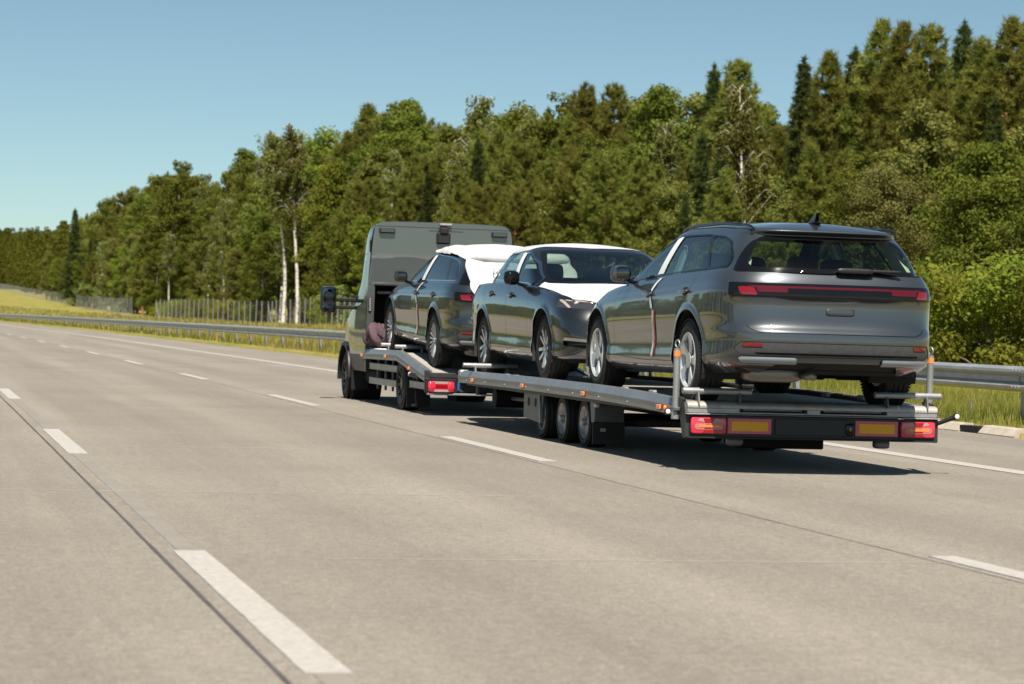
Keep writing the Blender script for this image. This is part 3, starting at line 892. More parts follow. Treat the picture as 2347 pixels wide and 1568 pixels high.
# ---- specs: y counted forward from the rear axle
WAGON = dict(
    low=[(0, 0.7904, -0.870, 3.60, 15, 12), (0.05, 0.8546, -0.970, 3.69, 15, 12), (0.1, 0.8892, -1.030, 3.74, 15, 12), (0.16, 0.9030, -1.070, 3.765, 15, 12),
         (0.22, 0.8991, -1.085, 3.78, 15, 12), (0.31, 0.8941, -1.092, 3.785, 15, 12), (0.4, 0.8981, -1.088, 3.785, 15, 12), (0.45, 0.9011, -1.055, 3.78, 15, 12),
         (0.57, 0.9104, -1.032, 3.76, 15, 12), (0.68, 0.9114, -1.028, 3.74, 15, 12), (0.78, 0.9088, -1.036, 3.70, 15, 10), (0.815, 0.9075, -1.030, 3.68, 15, 9.5), (0.845, 0.8965, -1.024, 3.665, 15, 9.2), (0.875, 0.8925, -1.018, 3.65, 15, 9), (0.94, 0.8714, -0.998, 3.60, 15, 8), (1, 0.8398, -0.970, 3.50, 15, 7.5)],
    zb=([-1.12, -.5, 0, 1.4, 2.8, 3.3, 3.8], [.285, .25, .225, .205, .20, .20, .215]),
    zs=([-1.12, -.7, 0, .8, 1.7, 2.2, 2.8, 3.2, 3.5, 3.8], [1.030, 1.050, 1.030, 1.000, .965, .940, .885, .830, .770, .69]),
    bulge=([-1.2, 1.6, 2.2, 2.8, 3.8], [.012, .012, .055, .065, .05]),
    green=[(0, .828, -.985, 2.42, 12, 12), (.25, .795, -.93, 2.12, 12, 12), (.5, .752, -.86, 1.82, 12, 12), (.72, .706, -.775, 1.56, 12, 12), (.84, .675, -.715, 1.42, 12, 12), (.88, .664, -.715, 1.375, 12, 12), (.92, .652, -.765, 1.33, 12, 12), (.96, .630, -.785, 1.28, 12, 12), (1, .585, -.770, 1.22, 12, 12)],
    ze=([-1.1, -.8, -.3, .3, .8, 1.3, 2.6], [1.350, 1.372, 1.405, 1.425, 1.425, 1.402, 1.40]),
    crown=.045, ymid=1.33, half=2.46, plan=.035, taper=(.10, 0), WB=2.841, wr=.335)
SEDAN = dict(
    low=[(0, .79, -.92, 3.42, 15, 18), (.05, .855, -1.0, 3.50, 15, 18), (.10, .890, -1.05, 3.545, 15, 18), (.16, .902, -1.08, 3.565, 15, 18), (.22, .899, -1.095, 3.58, 15, 18),
         (.32, .893, -1.10, 3.59, 15, 18), (.42, .898, -1.09, 3.59, 15, 18), (.57, .9135, -1.07, 3.57, 15, 17), (.70, .9135, -1.07, 3.555, 15, 16), (.80, .905, -1.06, 3.53, 15, 15), (.90, .882, -1.05, 3.49, 15, 14), (1, .845, -1.03, 3.42, 15, 12)],
    zb=([-1.12, -.5, 0, 1.4, 2.7, 3.2, 3.6], [.27, .23, .21, .195, .19, .19, .21]),
    zs=([-1.12, -.7, 0, .8, 1.7, 2.2, 2.7, 3.1, 3.4, 3.6], [.950, .985, 1.005, .992, .960, .935, .895, .845, .790, .72]),
    bulge=([-1.2, -.6, 0, 1.5, 2.1, 2.7, 3.6], [.085, .075, .02, .012, .055, .065, .05]),
    green=[(0, .815, -.84, 2.30, 7, 12), (.3, .775, -.62, 1.97, 7, 12), (.6, .722, -.36, 1.64, 7, 12), (.84, .662, -.12, 1.37, 7, 12), (.92, .632, -.03, 1.27, 7, 12), (1, .565, .06, 1.16, 7, 12)],
    ze=([-1.1, -.5, .1, .6, 1.1, 2.6], [1.30, 1.345, 1.385, 1.405, 1.392, 1.38]),
    crown=.048, ymid=1.25, half=2.35, plan=.05, taper=(.16, 0), WB=2.686, wr=.328)

def mirror_shell(parent, paint_m, left, loc, back=-1):
    sx = -1 if left else 1
    mb = MB(); mb.superell((loc[0] + sx * .10, loc[1], loc[2]), (.165, .120, .150), .62, .62, 24, 14, rz=sx * .5)
    o = mb.build('wing_mirror', paint_m, parent, smooth=True)
    MB().superell((loc[0] + sx * .085, loc[1] + .052 * back, loc[2] + .004), (.135, .05, .115), .5, .5, 20, 10, rz=sx * .5).build('mirror_glass', 'mirror_glass', o, smooth=True)
    MB().box((loc[0] - sx * .03, loc[1], loc[2] - .075), (.15, .06, .035), bev=.012, ry=sx * -.25).build('mirror_foot', 'gloss_black', o)
    return o

def handle(parent, paint_m, x, y, z, left):
    sx = -1 if left else 1
    c = MB().superell((sx * (x - .012), y, z - .004), (.05, .15, .075), .8, .8, 16, 10).build('door_handle', 'seam_black', parent, smooth=True)
    MB().superell((sx * (x + .014), y + .005, z), (.035, .21, .030), .6, .5, 18, 10).build('grip', paint_m, c, smooth=True)

def seat(parent, x, y, z, light=False, rear=False):
    mb = MB()
    mb.superell((x, y, z - .35), (.50, .14, .74), .45, .5, 18, 12, rx=.22)
    mb.superell((x, y - .12 if not rear else y - .1, z + .10), (.27, .11, .20), .5, .5, 16, 10, rx=.15)
    mb.cyl((x - .06, y - .1, z - .06), (x - .06, y - .11, z + .04), .008, 6); mb.cyl((x + .06, y - .1, z - .06), (x + .06, y - .11, z + .04), .008, 6)
    mb.superell((x, y + .28, z - .68), (.52, .55, .18), .5, .5, 16, 8)
    return mb.build('seat', 'interior_dark', parent, smooth=True)

def liners(parent, sp, r, rw):
    for yw in (0, sp['WB']):
        for sx in (-1, 1):
            P = []; F = []; n = 28
            for i in range(n + 1):
                a = -0.35 + (PI + .7) * i / n
                for xx in (.50, sx * 0 + .885 if False else .50, ):
                    pass
                P += [(sx * .50, yw + r * math.cos(a), rw + r * math.sin(a)), (sx * .893, yw + r * math.cos(a), rw + r * math.sin(a))]
            for i in range(n): F.append((2 * i, 2 * i + 1, 2 * i + 3, 2 * i + 2))
            k = len(P); P.append((sx * .50, yw, rw))
            for i in range(n): F.append((2 * i, 2 * i + 2, k))
            obj('arch_liner', make_mesh('arch_liner', P, F, 'under_black'), parent)

def underbody(parent, y0, y1, w, z):
    mb = MB(); mb.box((0, (y0 + y1) / 2, z + .12), (w * 2, y1 - y0, .12), bev=.03)
    mb.box((0, .02, z + .06), (1.3, .14, .09), bev=.03)
    mb.box((0, 1.4, z + .02), (1.0, 1.6, .06), bev=.02)
    o = mb.build('underbody', 'under_black', parent)
    MB().superell((-.42, y0 + .12, z + .055), (.46, .24, .13), .5, .5, 20, 10).cyl((-.20, y0 + .05, z + .05), (-.16, y0 - .12, z + .045), .03, 12).build('silencer', 'exhaust', o, smooth=True)
    return o

def car(name, sp, kind, paint_m, wheel_style, label, loc, rz, rx, film=(), wr=.335, glass_b='glass_side'):
    root = empty(name, loc, rz, rx); tag(root, label, 'car', 'new cars on the transporter')
    S = grid_sheet(car_grid(sp)); WHOLE = S
    WB = sp['WB']; wagon = kind == 'wagon'
    ar = wr + .068
    # wheel arches
    for yw in (0, WB):
        g = np.maximum(np.hypot(S.v[:, 1] - yw, S.v[:, 2] - wr) - ar, .62 - S.v[:, 0])
        lip, S = S.split(g)
    # arch lips: rings just proud of the body
    pieces = {}
    def both(nm, sh, m, parent=root, each=False):
        if sh.empty(): return []
        if each: return [obj(nm, sh.mesh(nm, m), parent), obj(nm, sh.mirror().mesh(nm, m), parent)]
        return [obj(nm, sh.join(sh.mirror()).mesh(nm, m), parent)]
    # ---- side glass
    if wagon:
        dlo = [(2.12, .968), (1.86, 1.075), (1.56, 1.208), (1.24, 1.318), (.95, 1.360), (.25, 1.352), (-.20, 1.325), (-.40, 1.285), (-.56, 1.18), (-.625, 1.115), (-.54, 1.072), (.8, 1.028), (1.75, .985)]
        panes = {'front': [(1.92, .985), (1.80, 1.070), (1.53, 1.196), (1.23, 1.300), (1.02, 1.340), (1.17, 1.020), (1.6, 1.003)],
                 'rear': [(1.04, 1.030), (.90, 1.342), (.55, 1.344), (.16, 1.338), (-.085, 1.078), (.4, 1.056)],
                 'quarter': [(-.135, 1.082), (.09, 1.334), (-.20, 1.310), (-.37, 1.272), (-.525, 1.170), (-.58, 1.120), (-.51, 1.088)]}
    else:
        dlo = [(2.04, .972), (1.84, 1.095), (1.56, 1.218), (1.22, 1.322), (.90, 1.342), (.30, 1.328), (-.05, 1.285), (-.32, 1.205), (-.60, 1.082), (-.62, 1.055), (.6, 1.022), (1.70, .982)]
        panes = {'front': [(1.90, .990), (1.78, 1.095), (1.53, 1.204), (1.22, 1.302), (1.04, 1.324), (1.14, 1.025), (1.5, 1.008)],
                 'rear': [(1.06, 1.028), (.94, 1.322), (.55, 1.322), (.26, 1.312), (-.02, 1.262), (-.20, 1.068), (.3, 1.050)],
                 'quarter': [(-.25, 1.074), (-.07, 1.250), (-.31, 1.182), (-.53, 1.084), (-.54, 1.078)]}
    mask = .40 - S.v[:, 0]
    side, S = S.split(np.maximum(sd_poly(YZ(S), dlo, .05), mask))
    door_f = [(2.16, .93), (1.93, .985), (1.3, 1.29), (.93, 1.40), (.90, 1.035), (.93, .90), (.94, .60), (.95, .31), (2.20, .28), (2.27, .45), (2.24, .75)]
    pane_parts = []
    for k, pl_ in panes.items():
        pane, side = side.split(sd_poly(YZ(side), pl_, .022))
        pane_parts.append((k, pane))
    chrome_ring, side_in = side.split(-(sd_poly(YZ(side), dlo, .05) + (.018 if 'chrome' not in film else .013)))
    # ---- rear glass
    if wagon:
        rw = [(-.79, 1.036), (.79, 1.036), (.76, 1.10), (.625, 1.328), (-.625, 1.328), (-.76, 1.10)]
        lim = lambda s: np.maximum(s.v[:, 1] + .66, 1.02 - s.v[:, 2])
        rear, S = S.split(np.maximum(sd_poly(XZ(S), rw, .03), lim(S)))
        rin = [(-.69, 1.075), (.69, 1.075), (.655, 1.15), (.555, 1.298), (-.555, 1.298), (-.655, 1.15)]
        rglass, rfrit = rear.split(sd_poly(XZ(rear), rin, .04))
    else:
        rw = [(-.66, 1.09), (.66, 1.09), (.52, 1.375), (-.52, 1.375)]
        rear, S = S.split(np.maximum(sd_poly(XZ(S), rw, .05), S.v[:, 1] - .3))
        rin = [(-.62, 1.11), (.62, 1.11), (.49, 1.355), (-.49, 1.355)]
        rglass, rfrit = rear.split(sd_poly(XZ(rear), rin, .05))
    # ---- windscreen: limits by height and by distance inside the A-pillar
    base = .99 if wagon else .985
    top = 1.385 if wagon else 1.365
    wy = 1.22 if wagon else 1.15
    ws = [(-.80, base), (.80, base), (.70, 1.12), (.565, top), (-.565, top), (-.70, 1.12)]
    g = np.maximum(sd_poly(XZ(S), ws, .06), wy - S.v[:, 1])
    # keep to the front-facing part of the greenhouse
    g = np.maximum(g, (.30 - S.n[:, 1] / np.maximum(np.linalg.norm(S.n, axis=1), 1e-9)) * .3)
    yfl = 2.42 if wagon else 2.30
    g = np.maximum(g, S.v[:, 1] - yfl + 0.0)
    wind, S = S.split(g)
    wi = [(-.73, base + .03), (.73, base + .03), (.64, 1.12), (.52, top - .035), (-.52, top - .035), (-.64, 1.12)]
    wglass, wfrit = wind.split(sd_poly(XZ(wind), wi, .06)) if not wind.empty() else (wind, wind)
    # ---- lamps and trim
    ext = []
    if wagon:
        band = [(-1.0, .846), (-.52, .846), (-.36, .828), (.36, .828), (.52, .846), (1.0, .846), (1.0, .955), (-1.0, .955)]
        gb = np.maximum(sd_poly(XZ(S), band), np.maximum(S.v[:, 1] + .79 - (S.v[:, 2] - .9) * .35, -S.v[:, 1] - 2))
        lamp, S = S.split(gb)
        strip_, lamp = lamp.split(np.maximum(np.abs(lamp.v[:, 2] - .925) - .0085, np.maximum(lamp.v[:, 0] - .70, -1)))
        red, lamp = lamp.split(np.maximum(np.abs(lamp.v[:, 2] - .893) - .030, np.maximum(.655 - lamp.v[:, 0] + (lamp.v[:, 2] - .893) * .5, lamp.v[:, 1] + .875 - (lamp.v[:, 2] - .893) * .6)))
        redd, lamp = lamp.split(np.maximum(np.abs(lamp.v[:, 2] - .906) - .022, np.maximum(.42 - lamp.v[:, 0], lamp.v[:, 0] - .645)))
        line, lamp = lamp.split(np.maximum(np.abs(lamp.v[:, 2] - .853) - .0035, np.maximum(.46 - lamp.v[:, 0], lamp.v[:, 1] + .90)))
        o = both('tail_light', lamp.push(.004), 'gloss_black')[0]
        both('light_strip', strip_.push(.005), 'car_red_strip', o)
        both('red_lens', red.push(.005), 'car_red', o, True); both('red_lens', redd.push(.005), 'car_red_strip', o, True)
        both('trim_line', line.push(.005), 'chrome', o, True)
        # bumper insert
        bi = [(-.95, .395), (.95, .395), (.95, .505), (-.95, .505)]
        gb = np.maximum(sd_poly(XZ(S), bi, .045), S.v[:, 1] + .90 - np.clip(.03 - np.abs(S.v[:, 2] - .45), -1, .03) * 1.0)
        ins, S = S.split(gb)
        refl, ins = ins.split(np.maximum(np.abs(ins.v[:, 2] - .480) - .013, np.maximum(.61 - ins.v[:, 0], ins.v[:, 1] + .935)))
        slot, ins = ins.split(np.maximum(np.abs(ins.v[:, 2] - .415) - .008, np.maximum(ins.v[:, 0] - .80, ins.v[:, 1] + .985)))
        o = both('bumper_insert', ins.push(-.004), 'plastic_grey')[0]
        both('reflector', refl.push(.002), 'car_red', o, True); both('slot', slot.push(-.012), 'seam_black', o)
        lipz = .362 - .030 * np.clip((.62 - S.v[:, 0]) / .3, 0, 1)
        lip_, S = S.split(np.maximum(np.abs(S.v[:, 2] - .362) - .026, np.maximum(S.v[:, 1] + .90, .34 - S.v[:, 0])))
        bul = .020 * np.clip(np.cos((lip_.v[:, 2] - .362) / .026 * PI / 2), 0, 1) ** .7
        lip_ = Sheet(lip_.v + (lip_.n / np.linalg.norm(lip_.n, axis=1, keepdims=True)) * bul[:, None], lip_.n, lip_.f)
        for sh in (lip_, lip_.mirror()): obj('bumper_lip', make_mesh('bumper_lip', sh.v, sh.f, 'lip_sky_silver', smooth=True), root)  # lower bumper lip, its sky reflection painted as a silver colour
        df = [(-.62, .20), (.62, .20), (.47, .352), (-.47, .352)]
        dif, S = S.split(np.maximum(sd_poly(XZ(S), df, .015), S.v[:, 1] + .80))
        both('diffuser', dif.push(-.03), 'under_black')
        # tailgate
        tg = [(-.755, .70), (-.70, .60), (-.63, .572), (.63, .572), (.70, .60), (.755, .70), (.765, .84), (.80, 1.045), (-.80, 1.045), (-.765, .84)]
        dT = np.maximum(sd_poly(XZ(S), tg, .03), np.maximum(S.v[:, 1] + .93, S.v[:, 2] - 1.05))
        gate, S = S.split(dT)
        seam, gate = gate.split(-(np.maximum(sd_poly(XZ(gate), tg, .03), -9) + .0055))
        seamb, seam = seam.split(1.035 - seam.v[:, 2] if False else (seam.v[:, 2] * 0 + 1))
        both('seam', seam.push(-.006), 'seam_black')
        o = both('tailgate', gate, paint_m)[0]
        hb = MB().superell((0, -1.0215, .745), (.235, .03, .060), .25, .35, 28, 8); hb.build('badge_recess', 'seam_black', o, smooth=True)
        MB().superell((0, -1.0235, .745), (.225, .03, .050), .25, .35, 28, 8).build('badge', paint_m, o, smooth=True)
        # roof-end brake light is part of the dark glass edge
    else:
        hl = [(.44, .715), (.86, .735), (.95, .76), (.95, .815), (.80, .822), (.60, .806), (.42, .778)]
        gl_ = np.maximum(sd_poly(XZ(S), hl, .010), 3.08 - S.v[:, 1])
        lamp, S = S.split(gl_)
        drl, lamp = lamp.split(np.minimum(np.maximum(np.abs(lamp.v[:, 2] - (.797 + (lamp.v[:, 0] - .6) * .06)) - .006, .46 - lamp.v[:, 0]), np.maximum(np.abs(lamp.v[:, 0] - .80 - (lamp.v[:, 2] - .77) * .5) - .014, np.abs(lamp.v[:, 2] - .77) - .035)))
        for oo in both('headlight', lamp.push(-.006), 'lens_dark', root, True):
            sx = -1 if oo.data.vertices[0].co.x < 0 else 1
            for q in (.56, .70):
                MB().superell((sx * q, 3.36 - (q - .5) * .42, .775), (.07, .05, .05), .8, .8, 16, 10).build('lamp_unit', 'lamp_clear', oo, smooth=True)
        both('daylight_strip', drl.push(.0), 'lamp_clear', root, True)
        gr_ = [(-.40, .50), (.40, .50), (.43, .62), (.41, .775), (-.41, .775), (-.43, .62)]
        gg, S = S.split(np.maximum(sd_poly(XZ(S), gr_, .03), 3.2 - S.v[:, 1]))
        both('grille', gg.push(-.015), 'gloss_black')
        fs = [(.56, .33), (.84, .36), (.84, .445), (.58, .425)]
        ff, S = S.split(np.maximum(sd_poly(XZ(S), fs, .02), 3.0 - S.v[:, 1]))
        blade, ff = ff.split(np.abs(ff.v[:, 2] - .418 - (ff.v[:, 0] - .7) * .08) - .014)
        both('fog_slot', ff.push(-.03), 'seam_black', root, True); both('trim_blade', blade.push(.004), 'chrome', root, True)
        low, S = S.split(np.maximum(sd_poly(XZ(S), [(-.55, .24), (.55, .24), (.50, .40), (-.50, .40)], .02), 3.2 - S.v[:, 1]))
        both('lower_grille', low.push(-.02), 'under_black')
        bl_ = np.maximum(sd_poly(XZ(S), [(-.9, .80), (.9, .80), (.9, .97), (-.9, .97)], .02), S.v[:, 1] + .86)
        lamp, S = S.split(bl_)
        both('tail_light', lamp.push(.003), 'lamp_red_dark', root, True)
    # ---- doors, split out of the body side with dark shut lines
    WBq = WB - 2.841
    if wagon:
        dF = [(2.225, .33), (2.235, .60), (2.215, .80), (2.10, .955), (1.90, 1.03), (.925, 1.45), (1.02, 1.03), (1.0, .86), (.975, .60), (.945, .315), (1.2, .308)]
        dR = [(.945, .315), (.975, .60), (1.0, .86), (1.02, 1.03), (.925, 1.45), (.2, 1.45), (-.10, 1.07), (-.02, .93), (.13, .83), (.30, .70), (.415, .50), (.43, .322), (.5, .312)]
    else:
        dF = [(2.08, .33), (2.09, .60), (2.07, .79), (1.97, .95), (1.80, 1.02), (.86, 1.43), (1.08, 1.02), (1.11, .86), (1.13, .60), (1.12, .315), (1.3, .308)]
        dR = [(1.12, .315), (1.13, .60), (1.11, .86), (1.08, 1.02), (.86, 1.43), (.2, 1.43), (-.22, 1.06), (-.08, .92), (.10, .82), (.28, .70), (.40, .50), (.415, .322), (.48, .312)]
    doors = []
    for pl_ in (dF, dR):
        m_ = np.maximum(.45 - S.v[:, 0], S.v[:, 2] - 1.075)
        d_ = np.maximum(sd_poly(YZ(S), pl_, .035), m_)
        dr, S = S.split(d_)
        sm, dr = dr.split(-(sd_poly(YZ(dr), pl_, .035) + .0045))
        both('seam', sm.push(-.006), 'seam_black', root)
        doors.append(dr)
    D = []
    for dr in doors: D.append(both('door', dr, paint_m, root, True))
    # ---- film on bonnet and roof / bonnet shut line
    hy0 = 2.10 if wagon else 2.02
    hood_poly = [(-.76, hy0 + .30), (-.60, hy0 + .42), (0, hy0 + .50), (.60, hy0 + .42), (.76, hy0 + .30), (.80, hy0 - .06), (.74, 3.0 if not wagon else 3.2), (.60, 3.36 if not wagon else 3.5), (.35, 3.44 if not wagon else 3.6), (-.35, 3.44 if not wagon else 3.6), (-.60, 3.36 if not wagon else 3.5), (-.74, 3.0 if not wagon else 3.2), (-.80, hy0 - .06)]
    hood_poly = [(.81, hy0 + .02), (.815, hy0 + .5), (.80, 3.02), (.735, 3.27), (.52, 3.40), (-.52, 3.40), (-.735, 3.27), (-.80, 3.02), (-.815, hy0 + .5), (-.81, hy0 + .02)]
    if wagon: hood_poly = [(x, y + .17 if y > 2.9 else y) for x, y in hood_poly]
    gh = np.maximum(sd_poly(XY(S), hood_poly, .04), np.maximum(.62 - S.v[:, 2], S.v[:, 2] - 1.06))
    hood, S = S.split(gh)
    sm, hood = hood.split(-(sd_poly(XY(hood), hood_poly, .04) + .005))
    both('seam', sm.push(-.004), 'seam_black', root)
    ho = both('bonnet', hood, paint_m)[0]
    if 'hood' in film:
        fl, _ = hood.split(sd_poly(XY(hood), hood_poly, .06) + .012)
        both('protective_film', fl.push(.003), 'film_white', ho)
    # roof panel
    rp = [(-.545, -.66), (.545, -.66), (.575, .3), (.555, 1.13), (.0, 1.20), (-.555, 1.13), (-.575, .3)] if wagon else [(-.52, .08), (.52, .08), (.565, .5), (.55, 1.06), (0, 1.13), (-.55, 1.06), (-.565, .5)]
    gr2 = np.maximum(sd_poly(XY(S), rp, .06), 1.33 - S.v[:, 2])
    roof, S = S.split(gr2)
    ro = both('roof', roof, paint_m)[0]
    if 'roof' in film:
        fl, _ = roof.split(sd_poly(XY(roof), rp, .06) + .004)
        both('protective_film', fl.push(.003), 'film_white', ro)
        # film wraps down over the roof edge
        rp2 = [(p[0] * 1.16, p[1] + (.04 if p[1] > 1 else (-.05 if p[1] < .2 else 0))) for p in rp]
        fe, _ = S.split(np.maximum(sd_poly(XY(S), rp2, .08), 1.335 - S.v[:, 2]))
        both('protective_film', fe.push(.003), 'film_white', ro)
    # ---- bumpers
    if wagon:
        gb = np.maximum(S.v[:, 2] - .60 - np.clip(-S.v[:, 1] - .9, 0, .2) * 0, S.v[:, 1] + .52 + np.clip(S.v[:, 2] - .45, 0, 1) * 1.9)
        bmp, S = S.split(gb)
        both('bumper', bmp, paint_m)
    gf = np.maximum(S.v[:, 2] - .70, (WB + .42) - S.v[:, 1])
    bmp, S = S.split(gf)
    both('bumper', bmp, paint_m)
    body = obj('body', S.join(S.mirror()).mesh('body', paint_m), root)
    # skirt along the sill in dark plastic
    # ---- glass objects
    priv = glass_b
    for k, pane in pane_parts:
        for i, sh in enumerate((pane, pane.mirror())):
            obj('side_window', sh.push(-.003).mesh('side_window', 'glass_side' if k == 'front' else priv), D[0 if k == 'front' else 1][i] if k != 'quarter' else body)
    both('window_trim', side_in, 'gloss_black', body, True)
    both('window_trim', chrome_ring.push(.004), 'chrome' if 'chrome' in film else 'gloss_black', body, True)
    gl = both('rear_window', rglass, 'glass_rear')
    if gl: both('window_border', rfrit, 'gloss_black', gl[0])
    gl = both('windscreen', wglass, 'glass_wind')
    if gl: both('window_border', wfrit, 'gloss_black', gl[0])
    # ---- arch trims and liners
    liners(root, sp, ar - .003, wr)
    underbody(root, (-.80 if wagon else -.8), WB + .55, .74, .20)
    # ---- wheels
    tr = .90 if wagon else .885
    for yw in (0, WB):
        for sx in (-1, 1):
            add_wheel(root, wheel_style, (sx * (tr - .115), yw, wr), sx < 0, r=wr, rim=wr - .113, w=.22, spin=.4 + yw)
    # ---- mirrors, handles
    my = 1.84 if wagon else 1.62
    for i, lf in enumerate((False, True)):
        mirror_shell(D[0][i], 'gloss_black' if 'blackmirror' in film else paint_m, lf, ((-.87 if lf else .87), my, 1.04))
        for d_, yy in ((0, 1.14 if wagon else 1.31), (1, .10 if wagon else .36)):
            zz = .865 + (.02 if d_ else 0)
            xx = float(np.max(np.where((np.abs(doors[d_].v[:, 1] - yy) < .03) & (np.abs(doors[d_].v[:, 2] - zz) < .03), doors[d_].v[:, 0], 0)))
            handle(D[d_][i], paint_m, xx, yy, zz, lf)
    # ---- B-pillar film, tape
    if 'pillar' in film:
        bp = [(1.02, 1.024), (1.185, 1.018), (1.03, 1.347), (.885, 1.347)] if wagon else [(1.03, 1.022), (1.19, 1.018), (1.08, 1.322), (.93, 1.326)]
        allp = join_all([p for k, p in pane_parts] + [side_in])
        pf, _ = allp.split(np.maximum(sd_poly(YZ(allp), bp, .006), .4 - allp.v[:, 0]))
        both('pillar_film', pf.push(.005), 'film_pillar', root, True)
    if 'tape' in film:
        dd = join_all(doors)
        for nm, pl_, m_ in (('tape', [(.985, .345), (1.03, .345), (.995, .50), (1.00, .73), (.955, .73), (.95, .50)], 'film_pillar'), ('tape', [(.945, .345), (.984, .345), (.949, .50), (.954, .73), (.918, .73), (.91, .50)], 'tape_red'), ('tape', [(.98, .74), (1.04, .74), (1.13, .865), (1.08, .865)], 'film_pillar'), ('tape', [(1.07, .875), (1.13, .875), (1.02, 1.0), (.96, 1.0)], 'film_pillar')):
            tp_, _ = dd.split(np.maximum(sd_poly(YZ(dd), pl_), .4 - dd.v[:, 0]))
            if not tp_.empty(): obj(nm, tp_.mirror().push(.006).mesh(nm, m_), root)
    # ---- interior
    for sx in (-.37, .37):
        seat(root, sx, 1.05, 1.02); seat(root, sx, .20, .98, rear=True)
    MB().box((0, 1.98 if wagon else 1.88, .90), (1.45, .45, .16), bev=.06).build('dashboard', 'interior_dark', root)
    MB().torus((-.37, 1.62, .93), (0, 1, .45), .18, .016).build('steering_wheel', 'interior_dark', root, smooth=True)
    MB().box((0, .7, .42), (1.46, 2.6, .2)).build('floor_pan', 'interior_dark', root)
    if wagon: MB().box((0, -.55, .93), (1.35, .62, .03)).build('parcel_shelf', 'interior_dark', root)
    def slab(y0, y1, y2, y3, xb, xt, zt):
        for sx in (-1, 1):
            P = [(sx * xb, y0, 1.03), (sx * xb, y1, 1.03), (sx * xt, y2, zt), (sx * xt, y3, zt)]
            P += [(p[0] - sx * .03, p[1], p[2]) for p in P]
            MB().add(P, [(0, 1, 2, 3), (4, 5, 6, 7), (0, 4, 7, 3), (1, 5, 6, 2), (0, 1, 5, 4), (3, 2, 6, 7)]).build('pillar_lining', 'interior_light', root)
    slab(.84, .96, 1.00, .90, .755, .64, 1.32)
    if wagon: slab(-.80, -.52, -.36, -.56, .69, .575, 1.31)
    if wagon and 'norail' not in film:
        for sx in (-1, 1):       # roof rails
            yy = np.linspace(-.62, 1.20, 25); u = np.linspace(0, 1, 25)
            zz = pchip(yy, *sp['ze']) - .008 + .022 * np.clip(np.minimum(u, 1 - u) / .07, 0, 1) ** .6
            rl = MB(); k = 10; P = []; F = []
            for y_, z_ in zip(yy, zz):
                for q in range(k):
                    t = 2 * PI * q / k; P.append((sx * (.592 - .012 * (y_ < -.3)) + .014 * math.cos(t), y_, z_ + .013 * math.sin(t)))
            for i_ in range(24):
                for q in range(k): F.append((i_ * k + q, i_ * k + (q + 1) % k, (i_ + 1) * k + (q + 1) % k, (i_ + 1) * k + q))
            F += [tuple(range(k)), tuple(range(24 * k, 25 * k))]
            rl.add(P, F)
            rl.build('roof_rail', 'gloss_black', root, auto=.9)
        fin = MB(); fin.prism([(-.42, 1.452), (-.47, 1.525), (-.455, 1.53), (-.30, 1.462)], 'x', -.016, .016); fin.superell((0, -.39, 1.448), (.075, .2, .03), .7, .8, 14, 8)
        fin.build('antenna_fin', 'gloss_black', root)
    return root, WHOLE
# ------------------------------------------------------------------ the three cars
DECK_T = 0.533
car3, _ = car('estate_car', WAGON, 'wagon', 'paint_grey', 'blade', 'grey estate car with full-width red rear light, rearmost on the trailer',
              (6.905, 18.93, DECK_T), -0.014, 0.004, film=('pillar', 'tape'))
def rear_wiper(c):
    mb = MB(); mb.superell((.12, -1.00, 1.065), (.30, .05, .045), .5, .4, 18, 8); mb.superell((.36, -.985, 1.07), (.30, .03, .022), .5, .4, 16, 8)
    mb.build('rear_wiper', 'plastic_black', c, smooth=True)
rear_wiper(car3)
car2, _ = car('saloon_car', SEDAN, 'sedan', 'paint_black', 'twin', 'black saloon car facing backwards with white film on bonnet and roof, in the middle',
              (7.02, 26.80, DECK_T + .025), PI, 0.0, film=('hood', 'roof', 'pillar', 'chrome', 'blackmirror'), wr=.328)
car1, W1 = car('estate_car', WAGON, 'wagon', 'paint_dark', 'multi', 'dark grey estate car under a white roof and tail cover, on the truck bed',
              (7.03, 29.53, .563), 0.0, math.atan2(.135, 2.84), film=('pillar', 'tape', 'chrome', 'norail'), glass_b='glass_privacy')

